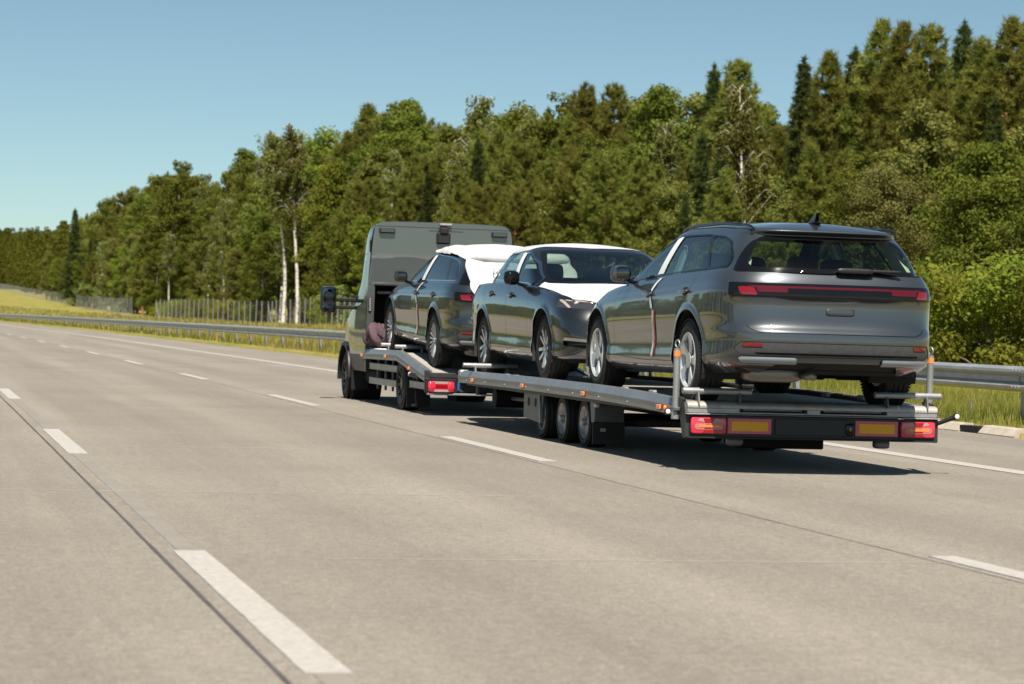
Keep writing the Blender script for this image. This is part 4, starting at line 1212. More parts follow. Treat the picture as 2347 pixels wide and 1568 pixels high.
def fabric_cover(c, W):
    """white cloth pulled over the roof, rear window and tailgate"""
    v = W.v
    roof = np.maximum(1.366 + np.clip(-.1 - v[:, 1], 0, 1) * -.10 - v[:, 2], np.maximum(v[:, 1] - 1.25, -1))
    yb = pchip(v[:, 2], [.55, .62, .75, .90, 1.0, 1.1, 1.2, 1.3, 1.4, 1.45], [-.985, -.97, -.965, -.965, -.905, -.82, -.70, -.56, -.40, -.34])
    tail = np.maximum(v[:, 1] - yb, .60 + .06 * np.abs(v[:, 0]) - v[:, 2])
    sh, _ = W.split(np.minimum(roof, tail))
    n = sh.n / np.maximum(np.linalg.norm(sh.n, axis=1, keepdims=True), 1e-9)
    both = sh.push(.012).join(sh.push(.012).mirror())
    v = both.v; nn = both.n / np.maximum(np.linalg.norm(both.n, axis=1, keepdims=True), 1e-9)
    x, y, z = v[:, 0], v[:, 1], v[:, 2]
    d = .010 * np.sin(9 * x + 5 * y + 2 * np.sin(6 * y)) + .007 * np.sin(17 * x * np.cos(3 * z) - 8 * z + 4 * y) + .006 * np.sin(23 * y + 11 * z + 3 * np.sin(7 * x)) + .018
    bag = np.clip((1.32 - z) / .3, 0, 1) * np.clip((z - .62) / .2, 0, 1) * .018
    V = v + nn * (d + bag)[:, None]
    me = make_mesh('tail_cover', V, both.f, 'cover_white', smooth=True)
    o = obj('tail_cover', me, c)
    # clear plastic sight panel and seams
    p = MB(); P = []; F = []
    k = 12
    rr = np.random.default_rng(5)
    for j in range(k + 1):
        for i in range(k + 1):
            xx = -.40 + .62 * i / k; zz = 1.085 + .16 * j / k
            P.append((xx, -.985 + (zz - 1.085) * .62 - .03 + rr.normal(0, .004), zz))
    for j in range(k):
        for i in range(k): F.append((j * (k + 1) + i, j * (k + 1) + i + 1, (j + 1) * (k + 1) + i + 1, (j + 1) * (k + 1) + i))
    obj('sight_panel', make_mesh('sight_panel', P, F, 'sight_plastic', smooth=False), o)
mat('sight_plastic', (0.36, 0.37, 0.38), 0.10, 0.5, bump=(14, 0.8))
fabric_cover(car1, W1)
# ------------------------------------------------------------------ trailer (local origin: ground under the middle of its rear edge)
TX, TY = 6.97, 18.60
trailer = empty('car_trailer', (TX, TY, 0)); tag(trailer, 'low grey three-axle car trailer carrying the two rear cars', 'trailer')
TL = 8.40
def rail_dz(y): return float(pchip(y, [0, .3, 1.2, 2.9, 5.4, 8.4], [-.045, -.040, -.018, 0, .002, -.012]))
def rail(parent, sx, path, xo, h=.132, slope=.30, name='side_rail', m='alu_rail'):
    """side rail: upright lower web, sloping upper web, top flange"""
    prof = [(sx * xo, -h), (sx * (xo + .0), -.062), (sx * (xo - .030), -.004), (sx * (xo - .034), 0), (sx * (xo - .085), 0), (sx * (xo - .085), -.012), (sx * (xo - .045), -.016), (sx * (xo - .018), -.062), (sx * (xo - .018), -h + .01), (sx * (xo - .08), -h + .01), (sx * (xo - .08), -h)]
    mb = MB(); mb.sweep(prof, path)
    mb.sweep([(sx * (xo + .003), -.067), (sx * (xo + .005), -.062), (sx * (xo + .0035), -.057), (sx * (xo - .002), -.058), (sx * (xo - .002), -.066)], path)
    return mb.build(name, m, parent)
TZ = .597
path = [(y, TZ + rail_dz(y)) for y in np.linspace(.16, TL, 40)]
for sx in (-1, 1):
    r_ = rail(trailer, sx, path, 1.05)
    # rounded nose plate at the front end
    MB().superell((sx * .995, TL + .01, TZ - .075), (.12, .09, .15), .4, .4, 16, 10).build('rail_end', 'alu_rail', r_, smooth=True)
    # bolts along the lower web
    for y in np.arange(.8, TL, .9):
        MB().cyl((sx * 1.048, y, TZ + rail_dz(y) - .105), (sx * 1.058, y, TZ + rail_dz(y) - .105), .010, 6).build('bolt', 'galv', r_)
# deck planks, each a folded plate with ribs
pk = MB(); pk.box((0, .145, -.012), (1.93, .286, .024), bev=.004)
for q in (.05, .12, .19, .26): pk.box((0, q, .003), (1.90, .014, .006))
pm = pk.mesh('deck_plank', 'deck_metal')
n = int((TL - .12) / .292)
for i in range(n):
    y = .10 + i * .292
    o = obj('deck_plank', pm, trailer, (0, y, .529 + rail_dz(y) * .55 + .013), (0.0, 0, 0))
# chassis beams and cross members
for sx in (-1, 1):
    MB().box((sx * .42, TL / 2 - .1, .42), (.08, TL - .5, .16), bev=.01).build('chassis_beam', 'frame_dark', trailer)
    MB().box((sx * .965, TL / 2, .46), (.05, TL - .3, .06), bev=.006).build('chassis_beam', 'frame_dark', trailer)
for y in np.arange(.6, TL, .78):
    MB().box((0, y, .455), (1.9, .07, .07), bev=.008).build('cross_member', 'frame_dark', trailer)
# drawbar, coupling and stand
db = MB(); db.prism([(-.42, TL - .9), (.42, TL - .9), (.10, TL + 1.3), (-.10, TL + 1.3)], 'z', .36, .46); db.cyl((0, TL + 1.2, .41), (0, TL + 1.6, .41), .05, 12)
db.build('drawbar', 'frame_dark', trailer)
MB().cyl((-.72, TL - .35, .31), (-.30, TL - .35, .31), .115, 20).cyl((-.60, TL - .35, .42), (-.60, TL - .35, .50), .03, 8).build('air_tank', 'under_black', trailer, auto=.6)
MB().cyl((-.55, TL - 1.9, .315), (-.55, TL - .5, .30), .022, 10).build('push_rod', 'galv', trailer, smooth=True)
for q in (-.86, -.5): MB().cyl((q, TL - .12, .32), (q, TL - .12, .50), .02, 8).build('hose_post', 'frame_grey', trailer)
# wheels
for y in (5.12, 4.33, 3.53):
    for sx in (-1, 1):
        add_wheel(trailer, 'steel', (sx * .83, y, .232), sx < 0, r=.232, rim=.150, w=.19, spin=.3 * y)
    MB().cyl((-.75, y, .232), (.75, y, .232), .035, 10).box((0, y, .232), (.9, .08, .07), bev=.01).build('axle', 'frame_dark', trailer)
for sx in (-1, 1):
    # mudguard shell over the wheels, plate in front, flap behind
    P = []; F = []
    arc = [(2.98, .20), (2.99, .30), (3.03, .40), (3.10, .455), (3.3, .474), (5.3, .474), (5.45, .46)]
    for (y, z) in arc: P += [(sx * .73, y, z), (sx * .965, y, z), (sx * .73, y, z - .008), (sx * .965, y, z - .008)]
    for i in range(len(arc) - 1):
        a = 4 * i; b = a + 4; F += [(a, a + 1, b + 1, b), (a + 2, b + 2, b + 3, a + 3), (a + 1, a + 3, b + 3, b + 1), (a, b, b + 2, a + 2)]
    o = MB().add(P, F).build('mudguard', 'frame_grey', trailer)
    mb = MB(); mb.prism([(2.99, .455), (3.16, .455), (3.10, .25), (2.99, .235)], 'x', sx * .70, sx * .975)
    mb.build('mudguard_end', 'frame_grey', trailer)
    MB().box((sx * .845, 2.975, .155), (.30, .012, .20), bev=.003).build('mud_flap', 'plastic_black', trailer)
    MB().box((sx * .90, 2.966, .185), (.05, .006, .03), bev=.002).build('flap_badge', 'kerb_stone', trailer)
    MB().superell((sx * .955, 3.0, .405), (.05, .07, .04), .6, .6, 14, 8).build('side_lamp', 'lamp_white', trailer, smooth=True)
    mb = MB(); mb.prism([(5.0, .46), (5.78, .46), (5.78, .185), (5.10, .150), (5.02, .26)], 'x', sx * .925, sx * .945)
    o = mb.build('side_plate', 'frame_grey', trailer)
    for q in (5.30, 5.58): MB().superell((sx * .947, q, .345), (.012, .075, .085), .8, .9, 16, 8).build('plate_hole', 'seam_black', o, smooth=True)
    mb = MB(); mb.box((sx * .97, 5.0, .33), (.03, .03, .36), rx=-.25, bev=.004); mb.build('brace', 'galv', trailer)
    # amber side markers
    for y in (7.70, 5.43, 3.12, .755):
        z = TZ + rail_dz(y) - .092
        o = MB().box((sx * 1.058, y, z), (.022, .11, .042), bev=.008).build('side_marker', 'lamp_orange', trailer)
        MB().box((sx * 1.051, y, z), (.006, .125, .054), bev=.002).build('marker_base', 'plastic_black', o)
    # upright posts with an orange band and a ring
    y = .24; zb = .50
    p = MB(); p.cyl((sx * 1.075, y, zb - .05), (sx * 1.075, y, zb + .46), .027, 16); p.cyl((sx * 1.075, y, zb - .04), (sx * 1.075, y, zb - .10), .036, 14)
    p.build('post', 'galv', trailer, auto=.6)
    MB().cyl((sx * 1.075, y, zb + .395), (sx * 1.075, y, zb + .440), .0295, 18).build('orange_band', 'lamp_orange', trailer, auto=.6)
    MB().torus((sx * 1.075, y, zb + .495), (1, .25, 0), .030, .007, 18, 7).build('ring', 'galv', trailer, smooth=True)
    MB().box((sx * 1.06, y - .01, zb - .02), (.09, .10, .03), bev=.006).build('post_clamp', 'frame_grey', trailer)
    # lamp arms at the rear corners
    a = Vector((sx * 1.06, .07, .405)); b = Vector((sx * 1.20, -.02, .475))
    if sx < 0: a = Vector((-1.055, .45, .46)); b = Vector((-1.125, .30, .455))
    o = MB().cyl(a, b, .016, 10, .020).superell(b, (.05, .05, .055), .8, .8, 14, 10).build('lamp_arm', 'plastic_black', trailer, auto=.7)
    MB().superell(b + Vector((0, -.022, 0)), (.040, .014, .040), .9, .9, 14, 10).build('lamp_lens', 'lamp_white', o, smooth=True)
    if sx < 0: MB().superell((-1.065, .56, .475), (.03, .03, .045), .8, .8, 12, 8).build('side_marker', 'lamp_orange', trailer, smooth=True)
# rear edge: deck beam with two ramp slots, ledge coloured as sunlit at the ends and shaded between, dark lamp board
rb = MB()
for (x0, x1) in ((-1.05, -.62), (-.055, .055), (.62, 1.05)): rb.box(((x0 + x1) / 2, .055, .482), (x1 - x0, .09, .036), bev=.003)
rb.box((0, .052, .466), (2.08, .09, .008))
rb.build('rear_beam', 'galv', trailer)
for x0 in (-.60, .075):
    MB().box((x0 + .262, .42, .500), (.50, .78, .040), bev=.006).build('ramp', 'frame_grey', trailer)
    MB().box((x0 + .262, .045, .506), (.46, .03, .012), bev=.003).build('ramp_grip', 'alu_plank', trailer)
nose = [(.005, .500), (.002, .516), (.010, .532), (.030, .545), (.065, .552), (.30, .5535), (.30, .540), (.02, .500)]
MB().prism(nose, 'x', -.79, .79).build('deck_nose', 'deck_metal', trailer, auto=.7)
for sx in (-1, 1):       # rounded corner plates of the deck
    MB().prism(nose, 'x', sx * .792, sx * 1.05).build('corner_plate', 'deck_metal', trailer, auto=.7)
    MB().box((sx * .90, -.004, .4525), (.33, .05, .008), bev=.002).build('ledge', 'deck_metal', trailer)
    poly = [(.30, .58), (.16, .575), (.06, .54), (.02, .46), (.015, .27), (.05, .258), (.10, .275), (.16, .42), (.30, .45)]
    MB().prism(poly, 'x', sx * 1.035, sx * 1.062).build('corner_gusset', 'frame_dark', trailer)
MB().box((0, .02, .4525), (1.45, .05, .010), bev=.002).build('ledge', 'frame_grey', trailer)  # middle of the ledge in darker grey, painting the car's shade
lb = MB(); lb.box((0, .03, .358), (2.09, .02, .172), bev=.004); lb.box((0, .015, .268), (2.10, .06, .012), bev=.003); lb.box((0, .06, .36), (2.0, .05, .15))
board = lb.build('lamp_board', 'plastic_black', trailer)
MB().box((0, .012, .362), (.64, .012, .130), bev=.003).build('plate_holder', 'plastic_black', board)
MB().superell((.305, .005, .352), (.085, .03, .10), .7, .8, 18, 10).build('camera_housing', 'gloss_black', board, smooth=True)
MB().superell((.305, -.012, .355), (.014, .006, .030), .8, .8, 10, 8).build('camera_glint', 'lamp_clear', board, smooth=True)
for sx in (-1, 1):
    # tail lamp: red housing, clear chevrons, orange bar
    x0, x1 = (.735, 1.025); xc = sx * (x0 + x1) / 2
    o = MB().superell((xc, .005, .362), (.29, .05, .128), .18, .22, 40, 10).build('tail_light', 'lamp_red', trailer, smooth=True)
    y_ = -.0205
    def plate(nm, poly, m_, yy): MB().prism([(xc + p[0], .362 + p[1]) for p in poly], 'y', yy, yy + .012).build(nm, m_, o)
    plate('clear_lens', [(-.10, .018), (.10, .018), (.115, .005), (.115, -.020), (.10, -.032), (-.10, -.032), (-.115, -.020), (-.115, .005)], 'lamp_pink', y_ - .003)
    plate('red_bar', [(-.045, .055), (.045, .055), (.030, .020), (-.030, .020)], 'lamp_red_deep', y_ - .001)
    plate('red_bar', [(-.055, -.058), (.055, -.058), (.035, -.034), (-.035, -.034)], 'lamp_red_deep', y_ - .001)
    plate('amber_bar', [(-.085, .006), (.085, .006), (.085, -.012), (-.085, -.012)], 'lamp_orange', y_ - .006)
    plate('clear_lens', [(-.075, .056), (-.050, .056), (-.036, .028), (-.092, .040)], 'lamp_clear', y_ - .0015)
    plate('clear_lens', [(.075, .056), (.092, .040), (.036, .028), (.050, .056)], 'lamp_clear', y_ - .0015)
    plate('red_bar', [(-.028, .010), (.028, .010), (.038, -.026), (-.038, -.026)], 'lamp_red_deep', y_ - .0045)
    # reflective board: yellow field, red border
    xb = sx * .535
    o = MB().box((xb, .012, .362), (.365, .010, .122), bev=.003).build('reflective_board', 'board_red', trailer)
    MB().box((xb, .0045, .362), (.305, .007, .078), bev=.002).build('yellow_field', 'board_yellow', o)
    MB().superell((sx * .62, .12, .235), (.13, .10, .07), .5, .5, 16, 10).build('plate_lamp', 'frame_grey', trailer, smooth=True)
MB().box((-.02, .75, .20), (.75, .09, .09), bev=.01).build('underrun_bar', 'under_black', trailer)
for x in (-.3, .28): MB().box((x, .75, .32), (.06, .06, .2), bev=.006).build('underrun_stay', 'under_black', trailer)
# wheel stops: tubes on small stands
def wheel_stop(parent, x0, x1, y, z, name='wheel_stop', stand=True):
    o = MB().cyl((x0, y, z), (x1, y, z), .026, 16).build(name, 'galv', parent, auto=.6)
    for q in (.22, .82):
        x = x0 + (x1 - x0) * q
        MB().prism([(y - .055, z - .10), (y + .055, z - .10), (y + .012, z + .028), (y - .012, z + .028)], 'x', x - .006, x + .006).build('stand', 'frame_grey', o)
for sx in (-1, 1):
    wheel_stop(trailer, sx * 1.085, sx * .52, .04, .632)
    wheel_stop(trailer, sx * 1.13, sx * .52, 7.84, .655)
    wheel_stop(trailer, sx * .80, sx * .55, 3.58, .640)
    for y in (1.35, 2.2, 6.2, 6.6): MB().box((sx * .93, y, .572), (.05, .14, .05), bev=.012).build('lashing_point', 'galv', trailer)
# ------------------------------------------------------------------ tow truck (local origin: ground under the rear edge of its bed)
KX, KY = 6.99, 28.90
truck = empty('tow_truck', (KX, KY, 0)); tag(truck, 'grey tow truck with a high sleeper cab and sloping aluminium bed', 'truck')
def kl(px, py, Y): return at_y(px, py, Y) - np.array([KX, KY, 0])
# ---- cab shell: sections along y, split into door, window and arches
CY = 4.28                       # rear wall of the cab
secs = [  # y, z top, half width top, half width at belt, half width low, belt z
    (CY, 2.470, .965, 1.020, 1.030, 1.50), (CY + .22, 2.472, .962, 1.020, 1.030, 1.50), (CY + .50, 2.43, .94, 1.012, 1.030, 1.48),
    (CY + .78, 2.27, .89, 1.000, 1.030, 1.45), (CY + 1.02, 1.98, .85, .985, 1.028, 1.40), (CY + 1.24, 1.66, .84, .955, 1.024, 1.32),
    (CY + 1.46, 1.40, .84, .915, 1.015, 1.24), (CY + 1.75, 1.26, .82, .88, .995, 1.14), (CY + 2.05, 1.15, .74, .80, .95, 1.04), (CY + 2.30, 1.00, .60, .66, .84, .92), (CY + 2.42, .80, .35, .40, .60, .72)]
def cab_grid():
    ys = np.array([s_[0] for s_ in secs]); Y = np.linspace(ys[0], ys[-1], 90)
    Pm = [gsmooth(pchip(Y, ys, [s_[i] for s_ in secs]), 1.2) for i in range(1, 6)]
    rows = []
    for i, y in enumerate(Y):
        zt, wt, wm, wl, zb = [p[i] for p in Pm]
        key = [(0, zt), (.5 * wt, zt - .004), (.82 * wt, zt - .018), (.94 * wt, zt - .055), (wt, zt - .13), (wt * .45 + wm * .55, zt * .45 + zb * .55), (wm, zb), (wl - .004, zb * .7 + .3), (wl, .80), (wl, .62), (wl - .012, .52), (wl - .03, .42)]
        d = np.concatenate([[0], np.cumsum([math.hypot(key[j + 1][0] - key[j][0], key[j + 1][1] - key[j][1]) for j in range(len(key) - 1)])])
        t = np.linspace(0, d[-1], 100)
        x = gsmooth(pchip(t, d, [k[0] for k in key]), 1.0); z = gsmooth(pchip(t, d, [k[1] for k in key]), 1.0); x[0] = 0
        rows.append(np.stack([x, np.full(100, y), z], 1))
    return np.array(rows)
G_ = cab_grid()
du = np.gradient(G_, axis=1); dv = np.gradient(G_, axis=0); nn_ = np.cross(du, dv); nn_ /= np.maximum(np.linalg.norm(nn_, axis=2, keepdims=True), 1e-9)
if (nn_[:, 50:, 0]).mean() < 0: nn_ = -nn_; _fl = True
else: _fl = False
nn_[:, 0, 0] = 0
idx = np.arange(90 * 100).reshape(90, 100)
a_, b_, c_, d_ = idx[:-1, :-1].ravel(), idx[:-1, 1:].ravel(), idx[1:, 1:].ravel(), idx[1:, :-1].ravel()
F_ = np.concatenate([np.stack([a_, b_, c_], 1), np.stack([a_, c_, d_], 1)])
vv = G_.reshape(-1, 3); t_ = F_[0]
if np.dot(np.cross(vv[F_[:, 1]] - vv[F_[:, 0]], vv[F_[:, 2]] - vv[F_[:, 0]]).mean(0), nn_.reshape(-1, 3).mean(0)) < 0: F_ = F_[:, ::-1]
CS = Sheet(vv, nn_.reshape(-1, 3), F_)
FWY, RWY = 5.92, 1.80
arch, CS = CS.split(np.maximum(np.hypot(CS.v[:, 1] - FWY, CS.v[:, 2] - .335) - .43, .5 - CS.v[:, 0]))
def twin(nm, sh, m, parent, each=True):
    if each: return [obj(nm, sh.mirror().mesh(nm, m), parent), obj(nm, sh.mesh(nm, m), parent)]
    return [obj(nm, sh.join(sh.mirror()).mesh(nm, m), parent)]
lowp, CS = CS.split(np.maximum(CS.v[:, 2] - .64, .4 - CS.v[:, 0]))
win = [(CY + .24, 1.36), (CY + .22, 1.93), (CY + .55, 1.93), (CY + .98, 1.62), (CY + 1.20, 1.30), (CY + .9, 1.24)]
wn, CS = CS.split(np.maximum(sd_poly(YZ(CS), win, .05), .5 - CS.v[:, 0]))
dpoly = [(CY + .16, .64), (CY + .14, 2.02), (CY + .60, 2.02), (CY + 1.10, 1.66), (CY + 1.34, 1.28), (CY + 1.32, .80), (CY + 1.2, .64)]
dr_, CS = CS.split(np.maximum(sd_poly(YZ(CS), dpoly, .05), .5 - CS.v[:, 0]))
sm_, dr_ = dr_.split(-(sd_poly(YZ(dr_), dpoly, .05) + .006))
wsd, CS = CS.split(np.maximum(sd_poly(XZ(CS), [(-.80, 1.36), (.80, 1.36), (.76, 2.05), (-.76, 2.05)], .05), np.maximum(CY + .70 - CS.v[:, 1], .35 - CS.n[:, 1])))
twin('windscreen', wsd, 'glass_privacy', truck, False)
twin('lower_body', lowp, 'plastic_grey', truck)
twin('seam', sm_.push(-.006), 'seam_black', truck)
dd_ = twin('door', dr_, 'paint_truck', truck)
for o_, sh in zip(dd_, (wn.mirror(), wn)): obj('door_window', sh.mesh('door_window', 'glass_privacy'), o_)
twin('cab_shell', CS, 'paint_truck', truck, False)
# ---- rear wall: panel above, posts at the sides, deep dark recess between
half = [(0, 2.470), (.60, 2.466), (.84, 2.455), (.905, 2.425), (.945, 2.37), (.963, 2.28), (.985, 1.95), (1.012, 1.62)]
poly = [(-p[0], p[1]) for p in reversed(half)] + half[1:] + [(.92, 1.585), (-.92, 1.585)]
wall = MB().prism(poly, 'y', CY - .035, CY + .0).build('rear_panel', 'paint_truck', truck)
MB().prism([(-.93, 2.400), (.93, 2.400), (.93, 2.394), (-.93, 2.394)], 'y', CY - .0375, CY - .035).build('panel_seam', 'seam_black', wall)
MB().prism([(-.20, 2.36), (.27, 2.36), (.27, 2.352), (-.20, 2.352)], 'y', CY - .0375, CY - .035).build('panel_seam', 'seam_black', wall)
for sx in (-1, 1):
    MB().prism([(sx * 1.012, 1.62), (sx * 1.020, 1.5), (sx * 1.028, .80), (sx * 1.02, .45), (sx * .935, .45), (sx * .920, 1.62)], 'y', CY - .03, CY + .0).build('cab_pillar', 'paint_truck', truck)
    l_ = MB().box((sx * .985, CY - .04, 1.33), (.035, .02, .20), bev=.006).build('work_light', 'plastic_black', truck)
    for q in range(6): MB().box((sx * .985, CY - .052, 1.255 + .03 * q), (.022, .008, .022), bev=.003).build('led', 'lamp_clear', l_)
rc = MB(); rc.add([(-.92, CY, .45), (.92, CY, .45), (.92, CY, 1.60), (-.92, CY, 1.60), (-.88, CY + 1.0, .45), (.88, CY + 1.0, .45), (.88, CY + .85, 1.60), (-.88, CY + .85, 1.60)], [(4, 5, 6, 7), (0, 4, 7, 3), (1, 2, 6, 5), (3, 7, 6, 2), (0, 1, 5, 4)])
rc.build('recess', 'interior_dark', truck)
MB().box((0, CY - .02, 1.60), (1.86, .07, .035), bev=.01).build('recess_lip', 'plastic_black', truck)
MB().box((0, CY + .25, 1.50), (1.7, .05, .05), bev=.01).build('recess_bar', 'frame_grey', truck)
for sx in (-1, 1):
    MB().box((sx * .78 + .0, CY - .060, 2.335), (.215, .05, .072), bev=.01).build('vent_lamp', 'plastic_black', wall)
    MB().box((sx * .78 + .0, CY - .088, 2.335), (.19, .01, .05), bev=.006).build('vent_slot', 'lens_dark', wall)
    MB().cyl((sx * .945, CY - .045, 2.40), (sx * .945, CY - .03, 2.40), .010, 8).build('screw', 'seam_black', wall)
o = MB().box((.025, CY - .06, 2.447), (.165, .05, .030), bev=.006).build('light_bar', 'lamp_clear', wall)
cm = MB(); cm.box((.0, CY - .075, 2.36), (.12, .08, .10), bev=.02); cm.box((.0, CY - .06, 2.26), (.19, .06, .16), bev=.02); cm.box((.015, CY - .08, 2.425), (.08, .06, .02), bev=.006)
cm.build('rear_camera', 'plastic_black', wall)
# antenna on the left roof edge
MB().cyl((-.985, CY + .05, 2.04), (-.99, CY + .03, 2.20), .012, 8).cyl((-.99, CY + .03, 2.20), (-.93, CY + .2, 2.42), .004, 6).build('antenna', 'plastic_black', truck)
# ---- mirrors
for sx in (-1, 1):
    mx, my, mz = sx * 1.40, CY + .92, 1.392
    o = MB().superell((mx, my, mz), (.215, .11, .37), .35, .35, 28, 14).build('wing_mirror', 'plastic_black', truck, smooth=True)
    MB().superell((mx, my - .045, mz + .065), (.185, .03, .215), .3, .3, 24, 8).build('mirror_glass', 'mirror_glass', o, smooth=True)
    MB().superell((mx, my - .047, mz - .115), (.185, .03, .115), .35, .35, 24, 8).build('mirror_glass', 'mirror_glass', o, smooth=True)
    for dz in (.0, -.105):
        MB().box((sx * 1.17, my + .02, mz + dz), (.34, .05, .055), bev=.012).build('mirror_arm', 'plastic_black', o)
    MB().box((sx * .985, my + .02, mz - .06), (.07, .10, .26), bev=.02).build('mirror_mount', 'plastic_black', o)
# ---- front wheels, flare, steps
for sx in (-1, 1):
    add_wheel(truck, 'dark', (sx * .90, FWY, .335), sx < 0, r=.335, rim=.215, w=.22, spin=.2)
    add_wheel(truck, 'dark', (sx * .90, RWY, .335), sx < 0, r=.335, rim=.215, w=.22, spin=.5)
    P = []; F = []; n = 24
    for i in range(n + 1):
        a = -.15 + (PI + .2) * i / n
        for (rr, xx) in ((.425, 1.045), (.475, 1.040), (.480, 1.02), (.425, .95)): P.append((sx * xx, FWY + rr * math.cos(a), .335 + rr * math.sin(a)))
    for i in range(n):
        for j in range(4): F.append((4 * i + j, 4 * i + (j + 1) % 4, 4 * (i + 1) + (j + 1) % 4, 4 * (i + 1) + j))
    MB().add(P, F).build('wheel_flare', 'plastic_black', truck, auto=.6)
    MB().cyl((sx * .55, FWY, .335), (sx * .95, FWY, .335), .43, 28).build('arch_liner', 'under_black', truck)
    MB().box((sx * .90, FWY - .60, .30), (.24, .05, .34), bev=.02).build('mud_flap', 'plastic_black', truck)
    MB().box((sx * .86, RWY - .42, .25), (.30, .012, .40), bev=.003).build('mud_flap', 'plastic_black', truck)
    MB().box((sx * .92, RWY - .43, .08), (.05, .008, .03), bev=.002).build('flap_badge', 'kerb_stone', truck)
MB().box((0, CY + 1.1, .36), (1.7, 2.3, .22), bev=.05).build('cab_floor', 'under_black', truck)
MB().box((.1, CY + .1, .33), (1.2, .7, .26), bev=.04).build('fuel_tank', 'under_black', truck)
# ---- bed: rails, ribbed ramps, frame
bp = [(4.56, .735), (1.95, .747), (.10, .535)]
rp_ = [(1.95 + (y - 1.95) * 1.0, z) for y, z in bp]
for sx in (-1, 1):
    r1 = rail(truck, sx, [(1.935, .747), (4.42, .727)], 1.045)
    r2 = rail(truck, sx, [(.08, .533), (1.93, .747)], 1.045)
    MB().box((sx * 1.03, .055, .47), (.06, .05, .145), bev=.008).build('rail_end', 'frame_dark', r2)
    MB().box((sx * 1.046, 1.935, .680), (.010, .05, .12), bev=.002).build('rail_joint', 'alu_rail', r1)
    for y, z in ((4.40, .640), (2.68, .655), (1.10, .54)):
        MB().box((sx * 1.052, y, z), (.022, .095, .045), bev=.008).build('side_marker', 'lamp_orange', truck)
    o = MB().cyl((sx * 1.03, .55, .44), (sx * 1.075, .86, .472), .022, 10, .028).build('lamp_arm', 'plastic_black', truck, auto=.7)
    MB().superell((sx * 1.078, .85, .472), (.05, .05, .056), .8, .8, 14, 10).build('lamp_lens', 'lamp_white', o, smooth=True)
    # underrun planks with posts
    for (y0, y1, z, h) in ((2.08, 4.05, .505, .085), (2.10, 4.05, .315, .085), (.20, 1.26, .345, .085)):
        o = MB().box((sx * .985, (y0 + y1) / 2, z), (.03, y1 - y0, h), bev=.006).build('side_guard', 'alu_plank', truck)
        MB().box((sx * .999, (y0 + y1) / 2, z + h / 2 - .004), (.012, y1 - y0, .010), bev=.003).build('guard_lip', 'galv', o)
        MB().box((sx * .999, (y0 + y1) / 2, z - h / 2 + .006), (.012, y1 - y0, .010), bev=.003).build('guard_lip', 'galv', o)
    for y in (2.55, 3.05, 3.6): MB().box((sx * .96, y, .44), (.03, .035, .46), bev=.004).build('guard_post', 'frame_grey', truck)
    MB().cyl((sx * .96, .95, .30), (sx * .96, .95, .52), .014, 8).build('guard_post', 'frame_grey', truck)
MB().box((0, 3.2, .686), (1.9, 2.5, .03), bev=.006).build('bed_plate', 'deck_metal', truck)
sl = MB(); sl.box((0, 0, 0), (1.90, .062, .016), bev=.003); slm = sl.mesh('bed_slat', 'deck_metal')
ns = 27; an = math.atan2(.747 - .533, 1.85)
for i in range(ns):
    t = (i + .5) / ns; obj('bed_slat', slm, truck, (0, .06 + 1.88 * t, .499 + .214 * t + .0), (an, 0, 0))
MB().box((0, 1.0, .580), (1.86, 1.9, .02), rx=an).build('bed_under', 'frame_dark', truck)
for sx in (-1, 1):
    MB().box((sx * .42, 2.2, .45), (.09, 4.4, .16), bev=.01).build('chassis_beam', 'frame_dark', truck)
    wheel_stop(truck, sx * .98, sx * .55, 3.35, .80); wheel_stop(truck, sx * .98, sx * .55, 2.38, .79)
MB().box((-.82, 3.9, .72), (.34, .55, .05), bev=.012).build('bed_box', 'film_white', truck)
ch = MB()
for q in range(9): ch.torus((-.62 + .02 * q, 1.95 + .03 * math.sin(q * 2.1) - .02 * q, .74 + .008 * math.cos(q * 3)), (math.sin(q * 1.4), math.cos(q * 1.4), .4), .028, .009, 12, 6)
ch.build('chain', 'frame_grey', truck, smooth=True)
# ---- tail
MB().box((0, .05, .485), (2.02, .10, .06), bev=.006).build('tail_beam', 'frame_dark', truck)
MB().box((0, .03, .262), (2.06, .07, .024), bev=.004).build('bumper_bar', 'galv', truck)
MB().box((0, .06, .36), (1.9, .03, .14)).build('tail_board', 'frame_dark', truck)
for sx in (-1, 1):
    xc = sx * .868
    MB().box((xc, .03, .362), (.39, .05, .172), bev=.008).build('lamp_frame', 'plastic_black', truck)
    o = MB().superell((xc, .004, .350), (.318, .06, .128), .22, .25, 36, 10).build('tail_light', 'lamp_red', truck, smooth=True)
    for dz, hh in ((.047, .026), (-.047, .026)):
        MB().prism([(xc - .075, .350 + dz - hh / 2), (xc + .075, .350 + dz - hh / 2), (xc + .09, .350 + dz + hh / 2), (xc - .09, .350 + dz + hh / 2)] if dz > 0 else [(xc - .09, .350 + dz - hh / 2), (xc + .09, .350 + dz - hh / 2), (xc + .075, .350 + dz + hh / 2), (xc - .075, .350 + dz + hh / 2)], 'y', -.030, -.015).build('clear_lens', 'lamp_clear', o)
    MB().box((xc, -.024, .350), (.15, .012, .046), bev=.004).build('red_lens', 'lamp_red_deep', o)
    for q in (-.118, .118): MB().superell((xc + q, -.018, .350), (.085, .03, .10), .8, .8, 18, 10).build('red_lens', 'lamp_red', o, smooth=True)
MB().box((-.655, .0, .362), (.025, .012, .11), bev=.003).build('plate', 'plastic_blue', truck) if 'plastic_blue' in MATS else None

